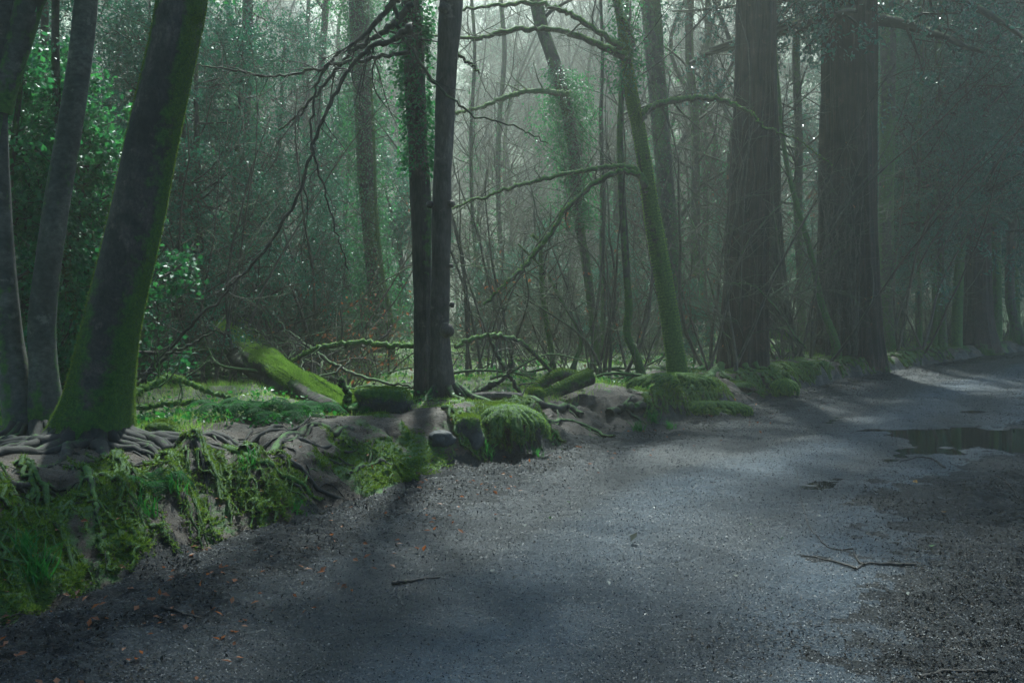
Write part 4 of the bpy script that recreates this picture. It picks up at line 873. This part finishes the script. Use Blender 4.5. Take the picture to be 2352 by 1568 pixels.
mound_strands(1640, 14.5, .55, .22, .16, 44, 'moss curtain hanging over the path edge below the leaning green trunk')
mound_strands(1802, 17.5, .24, .22, .26, 26, 'small moss curtain on the separate mound right of the earth ramp')
mound_strands(1545, 14.0, .6, .20, .18, 44, 'moss curtain on the long mossy bank left of the leaning trunk foot')

# roots lying over the bank to the right of the big tree and by the earth ramp
def loose_root(label, rows, r0, r1, m0=.2, mat=None, name='exposed_root', nfz=0, lift=.3, drop=0):
    pts = np.array([G(a, b)[:2] for a, b in rows]); q = spline(pts, 30); q += rng.normal(0, .006, q.shape); R = np.linspace(r0, r1, 30) * (1 + .15 * rng.normal(0, 1, 30).clip(-1, 1))
    z = ground_follow(q[None], R[None], lift); z[0, :, 2] = z[0, :, 2] * .5 + .5 * _smooth(z[0], 9)[:, 2]
    t = thing(name, label, 'root', z[0, 0]); v, f, a = tubes_m(z, R[None], 9, m0, .4); bag = Bag().add(v, f, a)
    for j in range(3):
        i = rng.integers(5, 24); an = math.atan2(*(z[0, i + 1] - z[0, i])[[1, 0]]) + rng.choice([-1, 1]) * U(.5, 1.0)
        z2, r2 = root_paths(z[0, i, 0], z[0, i, 1], [an], [U(.3, .7)], [R[i] * .6], 12, start=0); v2, f2, a2 = tubes_m(z2, r2, 6, m0, .4); bag.add(v2, f2, a2)
    mesh_obj('wood', bag, mat or M_ROOT, t)
    if nfz:
        nn = norm(v - np.repeat(z.reshape(-1, 3), 9, 0)); v2, f2 = fuzz(v, nn, nn[:, 2] * .5 + .5, nfz, .016, .6, .006); mesh_obj('moss', Bag().add(v2, f2), M_MOSS, t, smooth=False)
loose_root('thick bare root lying along the bank top right of the root plate', [(560, 1050), (640, 1030), (700, 1000), (760, 1000), (810, 990)], .05, .03)
loose_root('long root curling down the bank below the trampled earth', [(520, 1035), (580, 1060), (640, 1100), (700, 1120), (735, 1150)], .04, .015, .5, nfz=1500)
loose_root('dark thick root crossing the top of the earth ramp in the centre', [(1090, 918), (1160, 920), (1240, 940), (1300, 942), (1335, 962)], .055, .045)
loose_root('second root winding down beside the centre earth ramp', [(1180, 925), (1240, 950), (1290, 975), (1360, 990), (1410, 1010)], .035, .02, .35)
loose_root('knobbly root end poking from the moss at the right of the earth ramp', [(1400, 960), (1430, 945), (1450, 945), (1480, 940)], .06, .07)
loose_root('mossy buttress root running left from the nearest redwood', [(1585, 900), (1620, 870), (1650, 850), (1670, 835)], .05, .09, .7, nfz=2500)
loose_root('pale thin root lying on the path side of the far bank', [(1690, 905), (1740, 902), (1780, 900)], .02, .02)
loose_root('fine root net tip on the far left bank', [(5, 1100), (40, 1120), (90, 1115), (150, 1135)], .03, .012)
loose_root('short root stub over the mossy slope left of centre', [(800, 1105), (850, 1085), (900, 1080)], .02, .03)
loose_root('root hanging down the slope below the leaning trunk', [(200, 1080), (215, 1150), (225, 1220)], .03, .012, .3)

# ------------------------------------------------------------------ the fallen mossy log and dead wood
Lr = [(812, 945, 52, 10.9), (745, 920, 68, 11.6), (683, 892, 76, 12.4), (622, 856, 74, 13.3), (576, 824, 68, 14.1), (546, 796, 60, 14.8), (523, 770, 52, 15.5), (515, 758, 44, 15.9)]
C = np.array([[*P(a, b, y), w_ * .5 * y / F_PX] for a, b, w_, y in Lr])
t = thing('fallen_log', 'thick fallen log draped in bright yellow-green moss left of the twin trunks', 'log', [C[0, 0], C[0, 1], C[0, 2] - .2])
V, F, A, Nn, p, r = trunk_geo(C, k=44, ring=.05, ridge=.13, rth=2.0, rz=7, lump=.11, lsc=.3, fseed=51, m0=.42, mbase=0, mg=.4)
A = A + .35 * Nn[:, 2] + .5 * n3(V[:, 0] * 2.5, V[:, 1] * 2.5, V[:, 2] * 4, 12); mesh_obj('trunk', Bag().add(V, F, A), M_BEECH, t)
e0 = V[-44:]; mesh_obj('broken_end', Bag().add(np.vstack([e0, e0.mean(0) + [0, .05, 0]]), np.array([[i, (i + 1) % 44, 44] for i in range(44)]), .3), M_TWIN, t)
v, f = fuzz(V, Nn, A, 80000, .040, .62, .007, .7); mesh_obj('moss', Bag().add(v, f), M_MOSS_LIT, t, smooth=False)
limb(t, [(790, 945, 22, 10.9), (800, 915, 18, 10.9), (790, 885, 14, 10.9), (782, 868, 10, 10.9)], 10.9, M_ROOT, (2, 2), (.15, .1), name='root')
limb(t, [(800, 945, 20, 10.8), (830, 938, 14, 10.7), (850, 915, 10, 10.8), (858, 880, 6, 10.9)], 10.9, M_ROOT, (2, 2), (.2, .1), name='root')
limb(t, [(620, 900, 18, 13.2), (622, 935, 16, 13.1), (624, 975, 14, 13)], 13, M_DARK, (1, 1), (.2, .1), name='prop_branch')
limb(t, [(545, 810, 12, 14.6), (500, 806, 10, 14.5), (450, 800, 9, 14.4), (385, 802, 7, 14.2)], 14.4, M_PALE, (4, 3), (.7, .3), fz=1200, m0=.7)
C = np.array([[*P(a, b, y), w_ * .5 * y / F_PX] for a, b, w_, y in [(618, 812, 30, 16.2), (590, 790, 34, 16.6), (572, 765, 30, 17), (560, 740, 22, 17.4)]])
t = thing('fallen_log', 'shorter mossy log sloping up just behind the bright fallen log', 'log', C[0, :3])
V, F, A, Nn, p, r = trunk_geo(C, k=26, ring=.06, ridge=.05, rth=2, rz=5, lump=.1, lsc=.3, fseed=53, m0=.7, mbase=0); mesh_obj('trunk', Bag().add(V, F, A), M_BEECH, t)
v, f = fuzz(V, Nn, A, 9000, .03, .55, .010, .5); mesh_obj('moss', Bag().add(v, f), M_MOSS, t, smooth=False)
for lab, Lr, k_ in (('short sawn mossy log pointing right, beside the earth ramp', [(1215, 925, 22, 13.2), (1270, 902, 26, 13.3), (1320, 880, 32, 13.4), (1358, 864, 34, 13.5)], 1), ('mossy arched log lying against the sawn log', [(1212, 905, 18, 13.7), (1250, 880, 24, 13.8), (1290, 860, 26, 13.9), (1335, 868, 22, 14)], 2),
                    ('low dark log between the twin trunks and the round mossy stone', [(1080, 912, 22, 12.3), (1140, 908, 24, 12.3), (1200, 912, 22, 12.3)], 3)):
    C = np.array([[*P(a, b, y), w_ * .5 * y / F_PX] for a, b, w_, y in Lr]); t = thing('mossy_log', lab, 'log', C[0, :3])
    V, F, A, Nn, p, r = trunk_geo(C, k=24, ring=.04, ridge=.03, rth=2, rz=4, lump=.06, lsc=.3, fseed=60 + k_, m0=.5 if k_ < 3 else .1, mbase=0, mg=.5); A = A + .35 * Nn[:, 2]
    mesh_obj('trunk', Bag().add(V, F, A), M_BEECH, t)
    for sl in (slice(0, 24), slice(len(V) - 24, len(V))):
        e0 = V[sl]; mesh_obj('cut_end', Bag().add(np.vstack([e0, e0.mean(0)[None]]), np.array([[i, (i + 1) % 24, 24] for i in range(24)]), 0), M_TWIN, t, smooth=False)
    if k_ < 3: v, f = fuzz(V, Nn, A, 6000, .02, .55, .008, .5); mesh_obj('moss', Bag().add(v, f), M_MOSS, t, smooth=False)

def dead(label, rows, Y, mat=None, tw=(5, 4), ln=(.6, .3), group='fallen branches in the wood', **k):
    q = P(rows[0][0], rows[0][1], rows[0][3] if len(rows[0]) > 3 else Y); t = thing('fallen_branch', label, 'branch', q, group)
    limb(t, rows, Y, mat or M_PALE, tw, ln, name='limb', **k); return t
dead('mossy branch arching from the foot of the leaning trunk', [(296, 905, 18, 9.6), (330, 895, 16, 9.8), (370, 875, 16, 10), (400, 868, 15, 10.2), (440, 882, 13, 10.4), (480, 900, 11, 10.6), (530, 912, 8, 10.8)], 10, fz=3500, m0=.75)
dead('straight mossy pole lying low right of the leaning trunk', [(306, 940, 12), (360, 932, 12), (420, 926, 11), (485, 928, 9)], 10.4, tw=(2, 2), fz=2500, m0=.75)
dead('dark thin branch slanting up from the mossy arching branch', [(300, 898, 12), (340, 860, 10), (385, 815, 8), (440, 790, 6), (490, 760, 4)], 10.2, M_DARK, m0=.2)
dead('long smooth mossy branch bowing toward the twin trunks', [(652, 850, 9, 13.4), (690, 818, 11, 13.2), (745, 796, 13, 13), (820, 788, 14, 12.9), (890, 792, 13, 12.9), (958, 795, 12, 12.9)], 13, fz=3000, m0=.6, tw=(6, 4), ln=(.8, .35))
dead('branch leaving the twin trunks to the right at knee height', [(1045, 795, 11, 12.9), (1090, 778, 12, 13), (1150, 772, 12, 13.2), (1200, 790, 11, 13.5), (1245, 830, 10, 13.8), (1285, 870, 9, 14), (1330, 885, 6, 14.2)], 13, fz=2000, m0=.5, tw=(7, 4), ln=(.8, .35))
dead('thin straight branch leaning right of the twin trunks', [(1120, 765, 6), (1150, 830, 9), (1180, 880, 10), (1205, 915, 10)], 12.9, M_DARK, tw=(4, 3), m0=.4)
dead('curved bare branch rising from the low dark log', [(1085, 912, 18), (1110, 895, 16), (1150, 875, 12), (1172, 850, 9), (1175, 820, 6)], 12.6, M_ROOT, tw=(2, 2), m0=.3)
dead('thin pale fallen branch in front of the sunlit grass', [(640, 740, 5, 15), (700, 790, 7, 14.5), (760, 830, 8, 14), (830, 865, 8, 13.5), (920, 885, 6, 13), (980, 890, 4, 12.8)], 14, M_PALE, tw=(8, 4), ln=(.9, .35), m0=.3)
dead('grey branch sweeping up to the curled twig under the ivy-smothered trunk', [(740, 830, 6), (790, 800, 7), (850, 790, 6), (892, 765, 5), (900, 745, 4)], 14.5, M_PALE, m0=.1)
for j in range(26):
    px, Y = (U(330, 960), U(12.8, 19)) if j < 16 else (U(1060, 1520), U(13.5, 20)); q = onG(px, Y, .08); a = U(-.35, .35) + (math.pi if rng.random() < .5 else 0); L = U(1.0, 2.6)
    t = thing('fallen_branch', 'dead %s branch in the brushwood %s %s' % ('pale' if j % 3 else 'dark', 'just behind' if Y < 14.5 else 'behind' if Y < 17 else 'well behind', 'the bright fallen log' if px < 620 else landmark(px)), 'branch', q, 'brushwood at left' if j < 16 else 'brushwood in the middle')
    g0 = grow(q[None], np.array([[math.cos(a), math.sin(a), U(.05, .45)]]), L, U(.015, .045), 14, .10, -.02, .25); bag = Bag()
    v, f, m = tubes_m(*g0, 7, .5, .4); bag.add(v, f, m)
    for pp, rr in twig_levels(*g0, (10, 5), (.7, .3), wob=.15, rmin=.003): v, f, m = tubes_m(pp, rr, 3, .3, .4); bag.add(v, f, m)
    mesh_obj('limb', bag, M_PALE if j % 3 else M_DARK, t)

for j in range(9):
    a, b = U(530, 760), 0; Y = np.interp(a, [515, 812], [15.4, 11.2]); b = np.interp(a, [515, 575, 680, 812], [770, 830, 890, 930])
    dead('thin dead twiggy branch %s the bright fallen log' % ('leaning on the upper end of' if a < 600 else 'tangled over the middle of' if a < 690 else 'tangled over the lower end of'), [(a, b + 14, 6, Y - .3), (a + U(-30, 40), b - 25, 5, Y - .2), (a + U(-60, 80), b - 70, 4, Y + .2), (a + U(-90, 120), b - 110, 3, Y + .4)], Y, M_PALE if j % 2 else M_DARK, tw=(8, 4), ln=(.6, .3), m0=.3, group='dead twigs on the fallen log')
# ------------------------------------------------------------------ ferns, tufts, grass
def frond(base, az, L, rise, n=26, wid=.16):
    t_ = np.linspace(0, 1, n); d = np.array([math.cos(az), math.sin(az)]); h = L * (t_ - .12 * t_ ** 2); zz = L * rise * (1.7 * t_ - 1.75 * t_ ** 2.2)
    Pm = np.stack([base[0] + d[0] * h, base[1] + d[1] * h, base[2] + zz], 1); T = norm(np.gradient(Pm, axis=0)); sd_ = norm(np.cross(T, [0, 0, 1.0])); up_ = np.cross(sd_, T)
    bag = Bag(); v, q = tubes(Pm[None], np.linspace(.0035, .001, n)[None], 4); bag.add(v, q); m = np.repeat(np.arange(3, n), 2); sg = np.tile([-1, 1], n - 3)
    w_ = wid * np.sin(np.clip(t_[m] * 1.05, 0, 1) * math.pi) ** .6 * (1.1 - .6 * t_[m]) + .01; o_ = T[m] * .35 + sd_[m] * sg[:, None] + rng.normal(0, .06, (len(m), 3)) - up_[m] * .15
    o_ = norm(o_); gp = (L / n) * .42; a = Pm[m]; tip = a + o_ * w_[:, None] - up_[m] * w_[:, None] * .2; md = a + o_ * w_[:, None] * .5
    V = np.stack([a - T[m] * gp * .7, md - T[m] * gp, tip, md + T[m] * gp, a + T[m] * gp * .7], 1).reshape(-1, 3); i = np.arange(len(m))[:, None] * 5
    bag.add(V, [i + np.array([[0, 1, 3, 4]]), i + np.array([[1, 2, 3]])]); return bag
def fern(px, Y, L, n, label, dz=0, rise=.55):
    c = onG(px, Y, dz); t = thing('fern', label, 'fern', c, 'ferns on the bank')
    for j in range(n): mesh_obj('frond', frond(c + rng.normal(0, .02, 3) * [1, 1, 0], j * 6.283 / n + U(-.3, .3), L * U(.7, 1.1), rise * U(.8, 1.25)), M_FERN, t, smooth=False)
fern(585, 9.9, .62, 10, 'large fern with arching fronds in front of the fallen log'); fern(700, 10.3, .55, 10, 'large fern right under the middle of the fallen log')
fern(640, 9.7, .5, 8, 'smaller fern between the two large ferns'); fern(860, 10.8, .5, 8, 'fern left of the long moss-capped stone'); fern(345, 6.9, .38, 6, 'small bright fern growing out of the bank below the leaning trunk', .0, .7); fern(530, 9.9, .6, 7, 'fern with low fronds nearest the root plate')
def tuft(px, py, n, L, label, wd=.010, mat=None, name='grass_tuft'):
    c = G(px, py); B = c + np.stack([rng.normal(0, .035, n), rng.normal(0, .035, n), np.zeros(n)], 1); B[:, 2] = height(B[:, 0], B[:, 1])
    v, f = blades(B, np.tile([[0, -.25, 1.0]], (n, 1)), L, wd, .38, 2); o = mesh_obj(name, Bag().add(v, f), mat or M_GRASS2, base=c, smooth=False); return tag(o, label, 'grass tuft', 'grass tufts on the bank')
M_GRASS2 = leafmat('bright_grass', [(.02, .09, .02), (.04, .14, .025)], .4, .45, (.06, .25, .02))
for a in ((85, 1330, 60, .22, 'bright grass tuft hanging at the bottom left of the bank'), (60, 1290, 40, .2, 'smaller grass tuft above the bottom left one'), (570, 1080, 30, .14, 'grass tuft among the roots right of the leaning trunk'), (340, 1190, 40, .2, 'bright green tuft below the small fern'),
          (1120, 1045, 40, .17, 'broad-bladed tuft at the left foot of the bright moss mound'), (1195, 1035, 45, .16, 'tuft in the middle of the bright moss mound foot'), (1235, 1050, 30, .13, 'tuft at the right foot of the bright moss mound'), (1465, 990, 50, .16, 'leafy tuft at the left end of the long mossy bank'),
          (1500, 975, 60, .16, 'leafy green tuft under the long mossy bank'), (1540, 985, 40, .13, 'tuft low in the middle of the long mossy bank'), (1480, 895, 50, .16, 'tuft at the foot of the wavy sapling'), (410, 1130, 30, .13, 'tuft on the mossy slope below the roots'),
          (2050, 805, 60, .2, 'sunlit green tuft by the green-sided trunk'), (1440, 880, 50, .15, 'tuft left of the wavy sapling foot'), (1270, 1020, 25, .1, 'small tuft on the dark stony slope right of the moss mound'), (680, 1180, 30, .1, 'small tuft at the bank foot left of centre')):
    tuft(*a)
n = 330000; Y = 8.8 + 42 * rng.random(n) ** 1.7; X = (U(-120, 2450, n) - 1176) / F_PX * Y; u_, s_ = us(X, Y)
k = (s_ > .9) & (fbm(X, Y, 3.0, 3, 201) + .25 * sstep(1.0, 3.5, s_) + .12 > rng.uniform(-.25, .45, n)); X, Y, u_, s_ = X[k], Y[k], u_[k], s_[k]
B = np.stack([X, Y, height(X, Y, u_, s_) - .01], 1); sc_ = .7 + Y / 30
v, f = blades(B, np.tile([[0, 0, 1.0]], (len(B), 1)), .075 * sc_ * (1 + 1.2 * n2(X, Y, 2, 207)), .006 * sc_, .45)
o = mesh_obj('grass', Bag().add(v, f), M_GRASS, smooth=False); tag(o, 'short grass and low plants covering the sunlit forest floor', 'grass', kind='stuff')
n = 26000; Y = 9.2 + 30 * rng.random(n) ** 1.5; X = (U(-100, 2450, n) - 1176) / F_PX * Y; u_, s_ = us(X, Y); k = (s_ > 1.2) & (n2(X, Y, 1.3, 209) > -.1); X, Y, u_, s_ = X[k], Y[k], u_[k], s_[k]
v, f = leaves(np.stack([X, Y, height(X, Y, u_, s_) + U(.01, .10, len(X))], 1), .05 * (.8 + Y / 40), .8, .6, 0); o = mesh_obj('ground_plants', Bag().add(v, f), M_GRASS2, smooth=False); tag(o, 'small round-leaved plants scattered over the forest floor', 'ground cover', kind='stuff')

# ------------------------------------------------------------------ litter, grit and sticks on the path
def scatter(n, y0, y1, pw, cond):
    Y = y0 * (y1 / y0) ** (rng.random(n) ** pw); X = (U(-120, 2470, n) - 1176) / F_PX * Y; u_, s_ = us(X, Y); k = cond(X, Y, s_)
    X, Y, u_, s_ = X[k], Y[k], u_[k], s_[k]; return np.stack([X, Y, height(X, Y, u_, s_)], 1), s_
flat = lambda m: np.stack([rng.normal(0, 1, m), rng.normal(0, 1, m), rng.normal(0, .25, m)], 1)
q, s_ = scatter(150000, 3.6, 34, 1.0, lambda X, Y, s: (s < .25) & (rng.random(len(s)) < np.clip(sstep(-1.5, -.2, s) + sstep(-3.4, -4.6, s + 1.2 * n2(X, Y, 1.2, 301)) * .8 + .012, 0, 1) * (n2(X, Y, .35, 303) + .12 > rng.uniform(-.3, .3, len(s)))))
v, f = leaves(q + [0, 0, .008], .024 * (.75 + q[:, 1] / 22), .55, 1.2, 0, D=flat(len(q))); o = mesh_obj('leaf_litter', Bag().add(v, f), M_LITTER, smooth=False); tag(o, 'dark wet leaves and bark scraps along both sides of the path', 'leaf litter', kind='stuff')
q, s_ = scatter(1500, 3.8, 20, 1.0, lambda X, Y, s: (s < .6) & (s > -1.3)); v, f = leaves(q + [0, 0, .02], .045, .6, 1.0, 0, D=flat(len(q))); o = mesh_obj('brown_leaves', Bag().add(v, f), M_BROWN, smooth=False); tag(o, 'rusty dead leaves scattered along the foot of the bank', 'leaf litter', kind='stuff')
q, s_ = scatter(220000, 3.5, 26, .9, lambda X, Y, s: (s < 0) & (s > -5)); v, f = leaves(q + [0, 0, .007], .0095 * (.6 + q[:, 1] / 12), .8, .8, 0, D=flat(len(q))); o = mesh_obj('grit', Bag().add(v, f), M_GRIT, smooth=False); tag(o, 'wet stone chips and bits of bark strewn over the path', 'grit', kind='stuff')
def stick(label, rows, r0, side=()):
    pts = np.array([G(a, b)[:2] for a, b in rows]); qq = spline(pts, 26); qq += rng.normal(0, .004, qq.shape); R = np.linspace(r0, r0 * .4, 26); z = ground_follow(qq[None], R[None], 1.0); z[0, :, 2] = np.maximum(z[0, :, 2], WATER_Z + .012)
    t = thing('fallen_stick', label, 'stick', z[0, 0]); v, f, a = tubes_m(z, R[None], 7, .1, .1); mesh_obj('stem', Bag().add(v, f, a), M_DARK, t)
    for sr in side:
        pts = np.array([G(a, b)[:2] for a, b in sr]); qq = spline(pts, 16); R = np.linspace(r0 * .7, r0 * .2, 16); z = ground_follow(qq[None], R[None], 1.5); v, f, a = tubes_m(z, R[None], 6, .1, .1); mesh_obj('side_twig', Bag().add(v, f, a), M_DARK, t)
stick('long forked stick lying across the right of the path', [(2105, 1302), (2040, 1298), (1990, 1300), (1965, 1312)], .012, [[(1965, 1312), (1900, 1290), (1830, 1278)], [(1985, 1302), (1968, 1285), (1960, 1262)]])
stick('thin whippy twig reaching up the path from the forked stick', [(1960, 1262), (1900, 1255), (1850, 1190), (1830, 1080)], .005)
stick('short straight stick in the left middle of the path', [(902, 1347), (950, 1338), (1012, 1328)], .012)
stick('bent twig sticking out of the puddle', [(2170, 1078), (2140, 1055), (2110, 1052), (2065, 1062)], .010)
stick('thin stick in the dark litter at the right edge', [(2350, 1150), (2290, 1095), (2240, 1130)], .007, [[(2290, 1095), (2320, 1080)]])
stick('stick in the dark litter at the bottom right corner', [(2110, 1560), (2180, 1545), (2290, 1548)], .010)
stick('thin stick near the bottom left verge', [(370, 1405), (430, 1418), (470, 1420)], .009)
M_PL = leafmat('pale_leaf', [(.12, .12, .11), (.17, .18, .14)], .3, .1, (.1, .1, .05)); M_YL = leafmat('yellow_leaf', [(.40, .20, .03), (.5, .28, .05)], .4, .3, (.3, .15, .02)); M_GL = leafmat('green_leaf', [(.06, .13, .04), (.09, .17, .05)], .4, .3, (.08, .2, .03))
def one_leaf(px, py, size, mat, label, grp=None):
    c = G(px, py) + [0, 0, .015]; v, f = leaves(np.array([c]), size, .7, 1.5, 0, D=np.array([[U(-1, 1), U(-1, 1), .05]])); o = mesh_obj('fallen_leaf', Bag().add(v, f), mat, base=c, smooth=False); tag(o, label, 'leaf', grp)
one_leaf(2097, 1108, .075, M_YL, 'single orange leaf on the path just below the puddle'); one_leaf(2165, 1182, .06, M_YL, 'small yellow leaf at the edge of the dark litter'); one_leaf(2140, 1262, .07, M_GL, 'green leaf among dark litter at the right'); one_leaf(1450, 1250, .07, M_PL, 'bright white leaf in the middle of the path')
for px, py, m in ((1125, 1320, M_PL), (1375, 1088, M_PL), (1340, 1195, M_GL), (1310, 1158, M_GL), (1262, 1192, M_GL), (1500, 1170, M_PL), (1720, 1212, M_GL), (1600, 1110, M_PL), (1880, 1190, M_PL), (1205, 1215, M_PL), (1010, 1245, M_PL), (1690, 1330, M_PL), (1400, 1350, M_PL), (945, 1420, M_PL), (1800, 1240, M_GL), (1560, 1300, M_PL), (2085, 1370, M_PL), (1480, 1420, M_PL)):
    one_leaf(px, py, U(.03, .045), m, 'small pale wet leaf lying flat on the grey path' if m is M_PL else 'small dull green leaf lying flat on the grey path', 'pale leaves on the path' if m is M_PL else 'green leaves on the path')
# ------------------------------------------------------------------ haze
hz = Bag(); X0, X1, Y0, Y1, Z0, Z1 = -150, 190, -25, 165, -4, 66
v = [(x, y, z) for z in (Z0, Z1) for y in (Y0, Y1) for x in (X0, X1)]
hz.add(v, np.array([[0, 2, 3, 1], [4, 5, 7, 6], [0, 1, 5, 4], [2, 6, 7, 3], [0, 4, 6, 2], [1, 3, 7, 5]]))
mh = bpy.data.materials.new('haze'); mh.use_nodes = True; nh = mh.node_tree
for n in list(nh.nodes):
    if n.type != 'OUTPUT_MATERIAL': nh.nodes.remove(n)
pv = nh.nodes.new('ShaderNodeVolumePrincipled'); pv.inputs['Density'].default_value = 0.0036
pv.inputs['Color'].default_value = (.91, .94, .82, 1); pv.inputs['Anisotropy'].default_value = 0.6
nh.links.new(pv.outputs[0], nh.nodes['Material Output'].inputs['Volume'])
o = mesh_obj('haze', hz, mh, smooth=False); o['kind'] = 'stuff'
for ob in list(bpy.data.objects):
    if '_b' in ob: del ob['_b']
